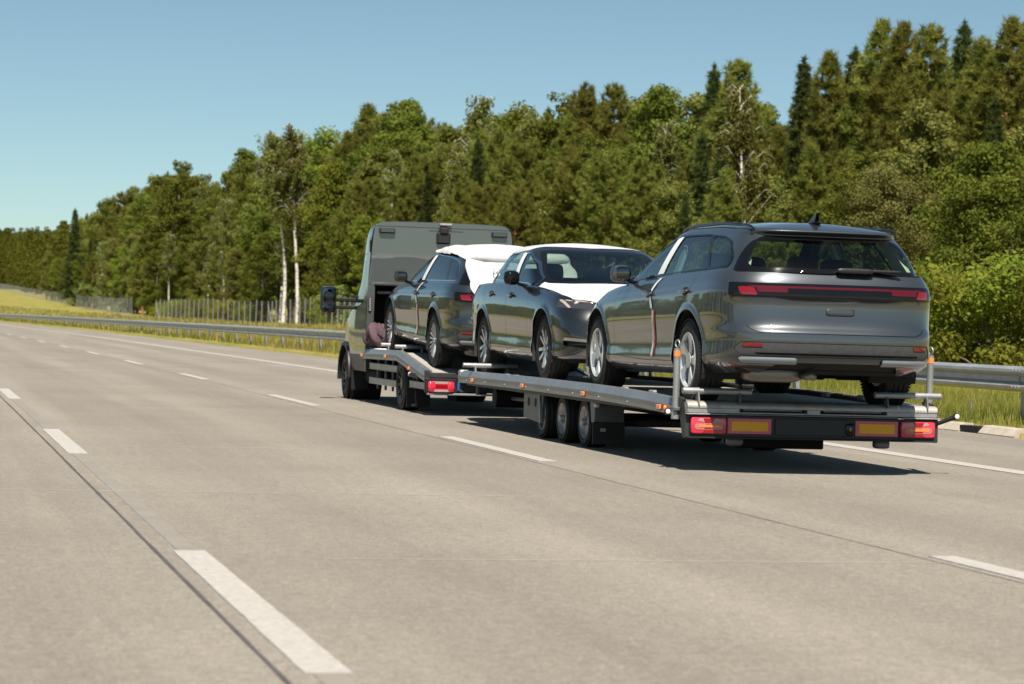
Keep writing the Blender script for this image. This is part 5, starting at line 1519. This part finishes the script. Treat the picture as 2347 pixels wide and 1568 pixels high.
# ---- purple bundle on the bed behind the cab
def bundle():
    sp = MB().superell((0, 0, .14), (.36, .42, .30), .7, .75, 40, 26)
    V = np.array(sp.v); x, y, z = V.T
    f = .030 * np.sin(14 * x + 9 * z) * np.cos(11 * y + 4 * z) + .022 * np.sin(26 * z + 7 * np.arctan2(y, x)) + .015 * np.sin(19 * y - 13 * z)
    c = np.array([0, 0, .12]); d = V - c; L = np.linalg.norm(d, axis=1, keepdims=True)
    V = V + d / np.maximum(L, 1e-6) * f[:, None]; V[:, 2] = np.maximum(V[:, 2], 0)
    o = obj('bag', make_mesh('bag', V, sp.f, 'bag_purple', smooth=True), None, (KX - .90, KY + 3.98, .752))
    tag(o, 'crumpled dusky purple bag on the truck bed behind the cab', 'bag')
    MB().tube([(-.05, -.20, .20), (.02, -.215, .12), (.03, -.20, .03)], .012, 6).build('strap', 'plastic_black', o, smooth=True)
bundle()
# ------------------------------------------------------------------ trees: prototypes
def quads_mesh(name, C, U, V, m):
    """quads from centres C and half axes U, V"""
    n = len(C)
    P = np.stack([C - U - V, C + U - V, C + U + V, C - U + V], 1).reshape(-1, 3)
    return make_mesh(name, P, np.arange(4 * n).reshape(n, 4), m)
def tris_mesh(name, A, B, C, m):
    n = len(A); P = np.stack([A, B, C], 1).reshape(-1, 3)
    return make_mesh(name, P, np.arange(3 * n).reshape(n, 3), m)
def unit(r, n):
    v = r.normal(size=(n, 3)); return v / np.linalg.norm(v, axis=1, keepdims=True)
def taper_tube(mb, pts, radii, n=7):
    pts = [Vector(p) for p in pts]; P = []; F = []
    for i, p in enumerate(pts):
        d = (pts[min(i + 1, len(pts) - 1)] - pts[max(i - 1, 0)]).normalized()
        u = Vector((1, 0, 0)); u = (u - d * u.dot(d)).normalized(); w = d.cross(u)
        for k in range(n):
            t = 2 * PI * k / n; P.append(p + (u * math.cos(t) + w * math.sin(t)) * radii[i])
    for i in range(len(pts) - 1):
        for k in range(n): F.append((i * n + k, i * n + (k + 1) % n, (i + 1) * n + (k + 1) % n, (i + 1) * n + k))
    mb.add(P, F)

def leaf_cloud(r, centres, sizes, per, leaf, squash=.7, up=.35):
    """leaves spread through clumps: more at the clump surface"""
    Cs = []; Us = []; Vs = []
    for c, s_ in zip(centres, sizes):
        n = max(6, int(per * (s_ ** 1.6)))
        d = unit(r, n); rad = s_ * r.random(n) ** .45
        p = c + d * rad[:, None] * np.array([1, 1, squash])
        nrm = d * .6 + unit(r, n) * .75 + np.array([0, 0, up]); nrm /= np.linalg.norm(nrm, axis=1, keepdims=True)
        a = np.cross(nrm, unit(r, n)); a /= np.maximum(np.linalg.norm(a, axis=1, keepdims=True), 1e-6); b = np.cross(nrm, a)
        sz = leaf * (.6 + .8 * r.random(n))[:, None]
        Cs.append(p); Us.append(a * sz * .5); Vs.append(b * sz * .36)
    return np.concatenate(Cs), np.concatenate(Us), np.concatenate(Vs)

def proto_broad(seed, H=14.0, W=3.0, z0=.12, leaf=.145, m='leaf_broad', nclump=100, per=250, bark='bark_dark', lean=0.0):
    r = np.random.default_rng(seed); tr = MB()
    tp = [(lean * (t ** 1.5) * H * .1 + .25 * math.sin(3 * t + seed), .2 * math.cos(2.3 * t + seed) - .2 * math.cos(seed), H * t) for t in np.linspace(0, .93, 9)]
    tp[0] = (0, 0, -.3); taper_tube(tr, tp, [.19 * (1 - .93 * t) + .015 for t in np.linspace(0, 1, 9)], 8)
    cen = []; siz = []
    for i in range(nclump):
        t = z0 + (1 - z0) * r.random() ** .85
        prof = math.sin(PI * min(1, max(.02, ((t - z0) / (1 - z0)) * .82 + .14))) ** .7
        a = r.random() * 2 * PI; rr = W * prof * r.random() ** .5 * (.8 + .45 * math.sin(3 * a + seed) ** 2)
        k = np.interp(t, np.linspace(0, .93, 9), [p[0] for p in tp]); k2 = np.interp(t, np.linspace(0, .93, 9), [p[1] for p in tp])
        c = np.array([k + rr * math.cos(a), k2 + rr * math.sin(a), H * t * .97]); cen.append(c); siz.append(.38 + .62 * r.random())
        if i % 4 == 0:
            zb = max(1.0, c[2] - rr * .8 - .4); bt = np.interp(zb / H, np.linspace(0, .93, 9), [p[0] for p in tp]); bt2 = np.interp(zb / H, np.linspace(0, .93, 9), [p[1] for p in tp])
            taper_tube(tr, [(bt, bt2, zb), ((bt + c[0]) / 2, (bt2 + c[1]) / 2, (zb + c[2]) / 2 + .15), tuple(c)], [.055, .035, .012], 5)
    C, U, V = leaf_cloud(r, np.array(cen), np.array(siz), per, leaf)
    return tr.mesh('trunk', bark, smooth=True), quads_mesh('crown', C, U, V, m), H

def proto_birch(seed, H=15.0, z0=.42, W=1.7, lean=-1.4, m='leaf_birch'):
    r = np.random.default_rng(seed); tr = MB(); T = np.linspace(0, 1, 12)
    X = lean * T ** 2.2 + .12 * np.sin(7 * T + seed); tp = [(X[i] - X[0], .15 * math.sin(5 * T[i]), H * T[i]) for i in range(12)]
    tp[0] = (0, 0, -.3); taper_tube(tr, tp, [.15 * (1 - t) ** .8 + .012 for t in T], 8)
    Cs = []; Us = []; Vs = []
    for i in range(64):
        t = z0 + (1 - z0) * r.random(); a = r.random() * 2 * PI; L = W * (1.15 - t) / (1.15 - z0) * (.5 + .7 * r.random()) + .35
        b = np.array([np.interp(t, T, [p[0] for p in tp]), np.interp(t, T, [p[1] for p in tp]), H * t])
        o = np.array([math.cos(a), math.sin(a), 0]); e = b + o * L * .7 + [0, 0, L * .75]; tip = e + o * L * .35 + np.array([-.25 * (lean < 0), 0, -.3])
        taper_tube(tr, [tuple(b), tuple((b + e) / 2 + [0, 0, .05]), tuple(e), tuple(tip)], [.024, .016, .009, .004], 4)
        for q in range(9):      # hanging twigs
            u = .3 + .7 * r.random(); s0 = b + (e - b) * u if u < .8 else e + (tip - e) * r.random()
            ln = .5 + 1.1 * r.random(); n = 16
            w = r.random(n); p = s0 + np.outer(w * ln, [-.12 * (lean < 0), 0, -1]) + r.normal(0, .09, (n, 3)); 
            nr = unit(r, n); aa = np.cross(nr, unit(r, n)); aa /= np.maximum(np.linalg.norm(aa, axis=1, keepdims=True), 1e-6); bb = np.cross(nr, aa)
            sz = .11 * (.6 + .8 * r.random(n))[:, None]; Cs.append(p); Us.append(aa * sz * .5); Vs.append(bb * sz * .4)
    return tr.mesh('trunk', 'bark_birch', smooth=True), quads_mesh('crown', np.concatenate(Cs), np.concatenate(Us), np.concatenate(Vs), m), H

def needle_tufts(r, P, D, nb, ln, wd):
    """bundles of needles at points P aimed along D"""
    n = len(P); k = nb
    d = np.repeat(D, k, 0) * .75 + unit(r, n * k) * .85; d /= np.linalg.norm(d, axis=1, keepdims=True)
    b = np.repeat(P, k, 0) + r.normal(0, .03, (n * k, 3)); L = ln * (.6 + .7 * r.random(n * k))[:, None]
    s_ = np.cross(d, unit(r, n * k)); s_ /= np.maximum(np.linalg.norm(s_, axis=1, keepdims=True), 1e-6)
    w = wd * (.7 + .6 * r.random(n * k))[:, None]
    return b - s_ * w, b + s_ * w, b + d * L
def proto_pine(seed, H=13.0, W=2.3, z0=.22, young=True, m='leaf_pine'):
    r = np.random.default_rng(seed); tr = MB(); T = np.linspace(0, 1, 9)
    tp = [(.18 * math.sin(2.5 * t + seed) - .18 * math.sin(seed), .12 * math.sin(4 * t), H * .985 * t) for t in T]; tp[0] = (0, 0, -.3)
    taper_tube(tr, tp, [.16 * (1 - t) ** .8 + .014 for t in T], 8)
    P = []; D = []
    z = z0
    while z < .985:
        nb = int(r.integers(4, 7)); a0 = r.random() * 6.28
        u = (z - z0) / (1 - z0)
        L0 = W * (1 - u) ** (.80 if young else .45) * (1.0 if young else .5 + .9 * min(1, u * 3)) + (.07 if young else .22)
        for k in range(nb):
            a = a0 + 2 * PI * k / nb + r.normal(0, .22); L = L0 * (.6 + .55 * r.random())
            b = np.array([np.interp(z, T, [p[0] for p in tp]), np.interp(z, T, [p[1] for p in tp]), H * z])
            o = np.array([math.cos(a), math.sin(a), 0]); rise = .25 + .30 * u
            e = b + o * L + [0, 0, L * rise]
            if L > .7: taper_tube(tr, [tuple(b), tuple(b + o * L * .5 + np.array([0, 0, L * rise * .35])), tuple(e)], [.03, .02, .008], 4)
            n = int(5 + 20 * L)
            t = .25 + .75 * r.random(n) ** .7
            side = r.normal(0, .20, n)[:, None] * L * t[:, None] * np.array([-o[1], o[0], 0])
            p = b + np.outer(t, e - b) - np.outer(t * (1 - t), [0, 0, L * rise * .6]) + side + r.normal(0, .08, (n, 3)) + [0, 0, .06]
            P.append(p); D.append(np.tile(o * .5 + np.array([0, 0, .85]), (n, 1)) + r.normal(0, .25, (n, 3)))
            q = 5; P.append(e + np.outer(np.linspace(-.05, .34, q), [0, 0, 1.0]) + r.normal(0, .03, (q, 3))); D.append(np.tile([0, 0, 1.0], (q, 1)) + r.normal(0, .12, (q, 3)))
        z += (.45 + .2 * r.random()) / H
    tip = np.array(tp[-1]); P.append(tip + np.outer(.25 - r.random(20) * 1.3, [0, 0, 1])); D.append(np.tile([0, 0, 1.0], (20, 1)))
    P = np.concatenate(P); D = np.concatenate(D); D /= np.linalg.norm(D, axis=1, keepdims=True)
    A, B, C = needle_tufts(r, P, D, 15, .28, .022)
    return tr.mesh('trunk', 'bark_pine', smooth=True), tris_mesh('crown', A, B, C, m), H
def proto_spruce(seed, H=14.0, W=2.0):
    r = np.random.default_rng(seed); tr = MB(); taper_tube(tr, [(0, 0, -.3), (0, 0, H * .5), (0, 0, H * .97)], [.17, .09, .012], 7)
    P = []; D = []; z = .10
    while z < .985:
        L0 = W * (1 - z) ** .9 + .10; nb = 7; a0 = r.random() * 6
        for k in range(nb):
            a = a0 + 2 * PI * k / nb + r.normal(0, .2); L = L0 * (.65 + .5 * r.random()); o = np.array([math.cos(a), math.sin(a), 0])
            b = np.array([0, 0, H * z]); n = int(6 + 16 * L); t = r.random(n) ** .7
            p = b + np.outer(t * L, o) + np.outer(-.30 * L * t + .22 * L * t * t, [0, 0, 1]) + (r.normal(0, .16, n) * t * L)[:, None] * np.array([-o[1], o[0], 0]) + r.normal(0, .05, (n, 3))
            P.append(p); D.append(np.tile(o * .9 + np.array([0, 0, .05]), (n, 1)))
        z += .38 / H
    P.append(np.outer(H * (.93 + .07 * r.random(16)), [0, 0, 1])); D.append(np.tile([0, 0, 1.0], (16, 1)))
    P = np.concatenate(P); D = np.concatenate(D)
    A, B, C = needle_tufts(r, P, D, 11, .26, .026)
    return tr.mesh('trunk', 'bark_dark', smooth=True), tris_mesh('crown', A, B, C, 'leaf_spruce'), H
def proto_bush(seed, H=3.0, W=1.9, m='leaf_bright', leaf=.075, per=620, n=26):
    r = np.random.default_rng(seed); tr = MB(); cen = []; siz = []
    for i in range(n):
        a = r.random() * 6.28; rr = W * r.random() ** .6; z = H * (.12 + .8 * r.random() * (1 - .35 * rr / W)); c = np.array([rr * math.cos(a), rr * math.sin(a), z])
        cen.append(c); siz.append(.32 + .4 * r.random())
        if i % 2 == 0: taper_tube(tr, [(c[0] * .15, c[1] * .15, -.1), (c[0] * .6, c[1] * .6, z * .6), tuple(c)], [.035, .022, .008], 5)
    C, U, V = leaf_cloud(r, np.array(cen), np.array(siz), per, leaf)
    return tr.mesh('stems', 'bark_dark', smooth=True), quads_mesh('foliage', C, U, V, m), H

PROTO = {
    'broad': [proto_broad(1), proto_broad(2, W=2.6), proto_broad(3, W=3.3, m='leaf_broad')],
    'olive': [proto_broad(11, W=2.5, m='leaf_birch', leaf=.15), proto_broad(12, W=2.2, m='leaf_birch', leaf=.14)],
    'bright': [proto_broad(21, W=2.4, m='leaf_bright', leaf=.15), proto_broad(22, W=2.0, m='leaf_bright', leaf=.14)],
    'birch': [proto_birch(31, z0=.58, W=1.5), proto_birch(32, lean=-.9, W=2.0), proto_birch(33, lean=.6, z0=.3, W=2.2)],
    'pine': [proto_pine(41, W=2.5), proto_pine(42, W=2.8), proto_pine(43, W=2.2), proto_pine(44, H=14, W=2.5, z0=.42, young=False), proto_pine(45, H=14, W=2.2, z0=.5, young=False)],
    'spruce': [proto_spruce(51), proto_spruce(52, W=1.6)],
    'bush': [proto_bush(61), proto_bush(62, H=2.6), proto_bush(63, m='leaf_broad', H=3.4), proto_bush(64, m='leaf_pale', H=3.0, leaf=.12, per=400)],
    'yellow': [proto_bush(71, m='leaf_yellow', H=2.8, leaf=.085)],
    'maple': [proto_broad(81, H=9, W=2.8, z0=.04, m='leaf_broad', leaf=.095, nclump=130, per=560)],
    'aspen': [proto_broad(83, H=9, W=2.6, z0=.04, m='leaf_aspen' if 'leaf_aspen' in MATS else 'leaf_birch', leaf=.085, nclump=120, per=560)],
}
KINDN = {'broad': 'broadleaf_tree', 'olive': 'broadleaf_tree', 'bright': 'broadleaf_tree', 'birch': 'birch_tree', 'pine': 'pine_tree', 'spruce': 'spruce_tree', 'bush': 'bush', 'yellow': 'bush', 'maple': 'broadleaf_tree', 'aspen': 'broadleaf_tree'}
GLAB = {
    'broad': ('dark green broadleaf tree in the thick of the wood', 'broadleaf trees of the wood'),
    'olive': ('olive green slender tree in the thick of the wood', 'olive trees of the wood'),
    'bright': ('fresh green broadleaf tree in the thick of the wood', 'fresh green trees of the wood'),
    'birch': ('pale birch tree in the thick of the wood', 'birches of the wood'),
    'pine': ('bushy pine tree in the thick of the wood', 'pines of the wood'),
    'spruce': ('narrow dark spruce tree in the thick of the wood', 'spruces of the wood'),
    'bush': ('green bush at the foot of the wood', 'bushes at the foot of the wood'),
    'yellow': ('yellow green bush at the foot of the wood', 'yellow bushes at the foot of the wood')}
trng = random.Random(99)
ZONES = [(140, 'at the far left'), (370, 'above the far fence'), (600, 'left of the white birches'), (850, 'between birches and truck'), (1180, 'above the truck cab'), (1480, 'above the black car'), (1900, 'above the rear car doors'), (2130, 'above the rear car tailgate'), (9999, 'at the right edge')]
PLANTED = {}
LOOK = {'broad': 'dark green broadleaf tree', 'olive': 'slender olive green tree', 'bright': 'fresh green broadleaf tree', 'birch': 'pale birch', 'pine': 'bushy pine', 'spruce': 'narrow dark spruce', 'bush': 'green bush', 'yellow': 'yellow green bush'}
def plant(kind, X, Y, h, label=None, var=None, rz=None, depth=None):
    tr, cr, H = PROTO[kind][trng.randrange(3 if kind == 'bush' else len(PROTO[kind])) if var is None else var]
    z = float(ground_z(X, Y))
    root = empty(KINDN[kind], (X, Y, z), trng.uniform(0, 6.28) if rz is None else rz)
    s_ = h / H; root.scale = (s_ * trng.uniform(.92, 1.12), s_ * trng.uniform(.92, 1.12), s_)
    obj(tr.name.split('.')[0], tr, root); obj(cr.name.split('.')[0], cr, root)
    if label: tag(root, label, 'bush' if 'bush' in KINDN[kind] else 'tree')
    else:
        px = col_of(X, Y)[0]; zone = [n for lim, n in ZONES if px < lim][0]
        d = {None: 'in the skyline', 0: 'in the front row', 1: 'in the second row', 2: 'in the middle row', 3: 'in the back row', 4: 'in the rearmost row', 9: 'below the trees'}[depth]
        PLANTED.setdefault('%s %s %s' % (LOOK[kind], d, zone), []).append((px, root))
        tag(root, '%s %s %s' % (LOOK[kind], d, zone), 'bush' if 'bush' in KINDN[kind] else 'tree', '%s %s' % (GLAB[kind][1], zone))
    return root

# skyline of the wood in the photograph, as angles: screen column -> row of the tree tops
SKY_X = [-200, 0, 60, 130, 165, 235, 300, 392, 470, 520, 560, 600, 660, 745, 815, 915, 1000, 1075, 1195, 1255, 1330, 1400, 1505, 1570, 1620, 1672, 1750, 1825, 1890, 1942, 2010, 2055, 2105, 2190, 2250, 2295, 2345, 2500]
SKY_Y = [520, 522, 518, 515, 478, 455, 425, 362, 395, 375, 335, 318, 290, 288, 242, 218, 272, 228, 230, 204, 194, 198, 184, 215, 150, 146, 200, 134, 125, 108, 48, 55, 66, 48, 92, 42, 50, 40]
def col_of(X, Y):
    c = CR.T @ np.array([X, Y, 1.2 - CAM_H]); return IW / 2 + FPX * c[0] / c[2], c[2]
def top_height(X, Y):
    px, d = col_of(X, Y); ytop = np.interp(px, SKY_X, SKY_Y)
    r = pix_ray(px, ytop); t = d / (r @ (CR @ [0, 0, 1.0])); return CAM_H + t * r[2] - float(ground_z(X, Y)), px
def edge_x(Y): return float(np.interp(Y, [40, 60, 90, 120, 170, 220, 280, 370, 500, 650, 900], [39, 37.5, 35.5, 34.5, 34.0, 33.2, 31.5, 32, 33, 33, 32]))
def by_pixel(px, X):
    """ground position on the line of sight of column px at sideways distance X"""
    r = pix_ray(px, 740); return X, X * r[1] / r[0]

# ---- single trees one can point to
X, Y = by_pixel(648, 32.6); plant('birch', X, Y, top_height(X, Y)[0] * .97, 'tall leaning birch with a bright white trunk, the left one of the pair', 0, 0.0)
X, Y = by_pixel(679, 33.6); plant('birch', X, Y, top_height(X, Y)[0] * 1.0, 'tall birch with a white trunk, the right one of the pair', 1, 0.0)
X, Y = by_pixel(808, 34.0); plant('birch', X, Y, 7.4, 'bent brownish birch beside the truck cab', 2, 2.2)
X, Y = by_pixel(392, 33.0); plant('broad', X, Y, top_height(X, Y)[0], 'big dark round-topped tree rising left of the two birches', 0)
X, Y = by_pixel(165, 30.5); plant('spruce', X, Y, top_height(X, Y)[0], 'dark spruce at the left end of the near wood', 0)
X, Y = by_pixel(755, 34.5); plant('bright', X, Y, top_height(X, Y)[0] * .82, 'light green tree between the birches and the truck cab', 0)
X, Y = by_pixel(745, 38.5); plant('bright', X, Y, top_height(X, Y)[0], 'yellow green treetop behind the two birches', 1)
X, Y = by_pixel(1075, 40.0); plant('birch', X, Y, top_height(X, Y)[0], 'pale round birch top above the truck roof', 2)
X, Y = by_pixel(1145, 35.8); plant('bright', X, Y, 8.2, 'small light green tree right above the white covered car', 0)
X, Y = by_pixel(1700, 37.5); plant('birch', X, Y, top_height(X, Y)[0] * .95, 'birch with a pale trunk among the pines above the rear car', 1)
X, Y = by_pixel(2000, 33.6); plant('aspen', X, Y, 6.7, 'pale leafy aspen just right of the rear car roof', 0)
X, Y = by_pixel(2252, 34.5); plant('maple', X, Y, 7.2, 'broad fresh green maple at the right edge of the picture', 0)
X, Y = by_pixel(2170, 30.5); plant('yellow', X, Y, 3.0, 'bright yellow green bush right beside the rear car', 0)
X, Y = by_pixel(2190, 46.0); plant('spruce', X, Y, top_height(X, Y)[0], 'pointed spruce top standing alone above the pines at upper right', 0)
X, Y = by_pixel(1620, 44.0); plant('spruce', X, Y, top_height(X, Y)[0], 'pointed spruce top left of the pale birch above the rear car', 1)
for px in (1310, 1382):
    X, Y = by_pixel(px, 36.2); plant('pine', X, Y, top_height(X, Y)[0] * .72, 'pine with a bare orange trunk, %s of two above the black car' % ('left' if px == 1310 else 'right'), 3 if px == 1310 else 4)
for i, px in enumerate((178, 205, 232, 262, 290)):
    X, Y = by_pixel(px, 33.0 + .4 * (i % 2)); plant('bush', X, Y, [3.6, 4.2, 4.4, 4.0, 3.2][i] * 1.4, 'light green bush by far fence, %s of five from left' % ['first', 'second', 'third', 'fourth', 'fifth'][i], 3)
X, Y = by_pixel(776, 31.4); plant('bush', X, Y, 3.4, 'light green shrub behind the truck wing mirror', 3)

# ---- the wood: staggered rows
for (px, yt, k) in ((235, 455, 'broad'), (300, 425, 'olive'), (470, 395, 'broad'), (560, 335, 'broad'), (815, 242, 'pine'), (915, 218, 'broad'), (1255, 204, 'broad'), (1195, 230, 'bright'), (1330, 194, 'pine'), (1400, 198, 'pine'), (1505, 184, 'broad'), (1672, 146, 'pine'), (1825, 134, 'spruce'), (1890, 125, 'pine'), (1942, 108, 'spruce'), (2010, 48, 'pine'), (2055, 55, 'pine'), (2105, 66, 'pine'), (2295, 42, 'pine'), (2345, 50, 'pine'), (2250, 92, 'pine')):
    X, Y = by_pixel(px, 42.0 + trng.uniform(-1, 2)); plant(k, X, Y, top_height(X, Y)[0], var=(trng.randrange(3) if k == 'pine' and px > 1450 else None))
def pick(px, row):
    if px > 1500: w = {'pine': 6, 'broad': 1.5, 'spruce': 1, 'olive': 1.2, 'birch': .6}
    elif px > 760: w = {'pine': 4, 'broad': 2.5, 'olive': 2, 'birch': .8, 'spruce': .7, 'bright': .7}
    else: w = {'broad': 4, 'olive': 3.2, 'bright': 1.0, 'pine': 1.6, 'birch': .8, 'spruce': .6}
    ks = list(w); return trng.choices(ks, [w[k] for k in ks])[0]
for row, (off, gap, f0, f1) in enumerate(((0.0, 4.6, .42, .66), (3.6, 4.4, .62, .84), (7.6, 5.0, .76, .93), (13.0, 6.0, .86, .97), (20.0, 7.5, .84, .95))):
    Y = 58.0 if row < 3 else 66.0
    while Y < 640:
        g = gap * (1 if Y < 240 else (1.5 if Y < 380 else 2.3))
        y = Y + trng.uniform(-.35, .35) * g; X = edge_x(y) + off + trng.uniform(-1.1, 1.1)
        h, px = top_height(X, y)
        if -60 < px < 2520:
            if row == 0 and (600 < px < 720 or 1230 < px < 1450):
                pass
            else:
                f = trng.uniform(f0, f1); k = pick(px, row)
                if y > 300 and row in (1, 3): f = None
                if f: plant(k, X, y, max(3.0, h * f), var=(trng.randrange(3) if k == 'pine' and px > 1450 else None), depth=row)
        Y += g
Y = 60.0
while Y < 330:
    y = Y + trng.uniform(-1.5, 1.5); X = edge_x(y) - 1.6 + trng.uniform(-.8, 1.2); px = col_of(X, y)[0]
    if not (590 < px < 720) and -40 < px < 2500: plant('bush' if trng.random() < .8 else 'yellow', X, y, trng.uniform(1.6, 3.2), depth=9)
    Y += 5.2 if Y < 200 else 9

for (px, X_, h_) in ((2095, 24.5, 2.6), (2130, 22.6, 2.9), (2200, 24.0, 3.2), (2245, 22.2, 2.7), (2290, 23.6, 3.4), (2335, 21.8, 2.9), (2370, 23.0, 3.3), (2040, 26.5, 2.8), (1985, 27.5, 2.6)):
    X, Y = by_pixel(px, X_); plant('bush' if trng.random() < .85 else 'yellow', X, Y, h_, depth=9)
# ---- woods too far to tell their trees apart, and the wood across the other carriageway
def far_wood(name, pts, label, hs, seed, leafm, per=900, leaf=.9):
    r = np.random.default_rng(seed); Cs = []; Us = []; Vs = []
    for (x, y), h in zip(pts, hs):
        z = float(ground_z(x, y)); n = per; t = r.random(n); W = 2.6 * np.sin(PI * (.12 + .82 * t)) ** .7
        a = r.random(n) * 6.28; p = np.stack([x + W * np.cos(a) * r.random(n) ** .4, y + W * np.sin(a) * r.random(n) ** .4, z + h * t], 1)
        nr = unit(r, n) + [0, -.3, .4]; nr /= np.linalg.norm(nr, axis=1, keepdims=True); aa = np.cross(nr, unit(r, n)); aa /= np.maximum(np.linalg.norm(aa, axis=1, keepdims=True), 1e-6); bb = np.cross(nr, aa)
        sz = leaf * (.5 + .8 * r.random(n))[:, None]; Cs.append(p); Us.append(aa * sz * .5); Vs.append(bb * sz * .4)
    o = obj(name, quads_mesh(name, np.concatenate(Cs), np.concatenate(Us), np.concatenate(Vs), leafm)); tag(o, label, 'wood', kind='stuff')
P_ = []; H_ = []
for i in range(150):
    px = trng.uniform(-120, 150); X = trng.uniform(34, 60); X, Y = by_pixel(px, X)
    if 560 < Y < 1500 or True:
        Y = min(max(Y, 640), 1100); r_ = pix_ray(px, 740); X = Y * r_[0] / r_[1]
        P_.append((X, Y)); H_.append(max(6, top_height(X, Y)[0] * trng.uniform(.82, 1.0)))
far_wood('far_wood', P_, 'distant hazy wood at the left end of the road', H_, 3, 'leaf_broad', 1100, .48)
for i in ():     # pale trunks that show at the edge of the far wood
    X, Y = by_pixel([22, 40, 52, 66, 78, 92, 104, 115, 124][i], 24.5 + i * .3); Y = min(Y, 630); r_ = pix_ray([22, 40, 52, 66, 78, 92, 104, 115, 124][i], 740); X = Y * r_[0] / r_[1]
    plant('birch', X, Y, top_height(X, Y)[0] * .93, None, 2, None, 0)
far_wood('far_wood', [(-62 + trng.uniform(-8, 6), 20 + 4.2 * i) for i in range(95)], 'low wood across the other carriageway, left of the picture', [trng.uniform(7, 12) for _ in range(95)], 5, 'leaf_broad', 260, 1.0)

ORD = ['first', 'second', 'third', 'fourth', 'fifth', 'sixth', 'seventh', 'eighth', 'ninth', 'tenth', 'eleventh', 'twelfth']
for lab, L_ in PLANTED.items():      # look-alikes in one place are told apart by their order
    if 1 < len(L_) <= 12:
        for i, (px, o) in enumerate(sorted(L_, key=lambda q: q[0])): o["label"] = '%s, %s from left' % (lab, ORD[i])
# ------------------------------------------------------------------ the other carriageway (seen only in the cars' paint)
o = strip('opposite_road', -20.5, -8.5, -60, 1400, 0.16, 'asphalt'); tag(o, 'pale asphalt of the opposite carriageway', None, kind='structure')
guardrail('guardrail', -5.2, True, -20, 180, 'galvanised steel guardrail in the central reservation')

# ------------------------------------------------------------------ grass
def grass(name, n, xr, yr_, hr, wd, m, label, seed, lean=.35, dens=None):
    r = np.random.default_rng(seed)
    s = xr[0] + (xr[1] - xr[0]) * r.random(n) ** (dens or 1.0); Y = yr_[0] + (yr_[1] - yr_[0]) * r.random(n) ** 1.35
    k = np.sin(s * 2.1 + Y * .7) * np.sin(Y * .9 - s) + .4 * np.sin(Y * 2.7 + s * 3)
    X = s + road_c(Y); Z = ground_z(X, Y) - .02
    h = (hr[0] + (hr[1] - hr[0]) * r.random(n)) * (1 + .35 * k); a = r.random(n) * 6.28
    far = 1 + np.clip((Y - 40) / 90, 0, 2.2)
    w = wd * (.6 + .8 * r.random(n)) * far
    B = np.stack([X, Y, Z], 1); side = np.stack([np.cos(a), np.sin(a), 0 * a], 1) * w[:, None]
    tip = B + np.stack([np.cos(a + 1.5) * h * lean * r.normal(0, 1, n), np.sin(a + 1.5) * h * lean * r.normal(0, 1, n), h], 1)
    mid = (B + tip) / 2 + np.stack([0 * h, 0 * h, h * .12], 1)
    P = np.stack([B - side, B + side, mid + side * .7, mid - side * .7, tip], 1).reshape(-1, 3); q = np.arange(n) * 5
    F = np.concatenate([np.stack([q, q + 1, q + 2], 1), np.stack([q, q + 2, q + 3], 1), np.stack([q + 3, q + 2, q + 4], 1)])
    o = obj(name, make_mesh(name, P, F, m)); tag(o, label, 'grass', kind='stuff')
grass('grass', 120000, (12.42, 19.0), (21, 70), (.06, .24), .0042, 'grass_blade', 'fresh green grass under and behind the guardrail', 1)
grass('dry_grass', 22000, (12.38, 18.0), (21, 90), (.06, .30), .003, 'grass_dry', 'straw coloured grass stems along the verge', 2)
grass('grass', 60000, (12.6, 32.0), (70, 300), (.10, .34), .010, 'grass_blade', 'meadow grass between guardrail and fence', 3)
grass('dry_grass', 34000, (12.8, 33.0), (70, 300), (.12, .40), .009, 'grass_dry', 'dry straw grass in the meadow by the fence', 4)
grass('grass', 45000, (13.0, 30.0), (300, 720), (.15, .45), .016, 'grass_blade', 'rough grass on the far bank below the left fence', 5)
grass('dry_grass', 30000, (13.0, 30.0), (300, 720), (.2, .5), .014, 'grass_dry', 'tan dry grass on the far bank at left', 6)
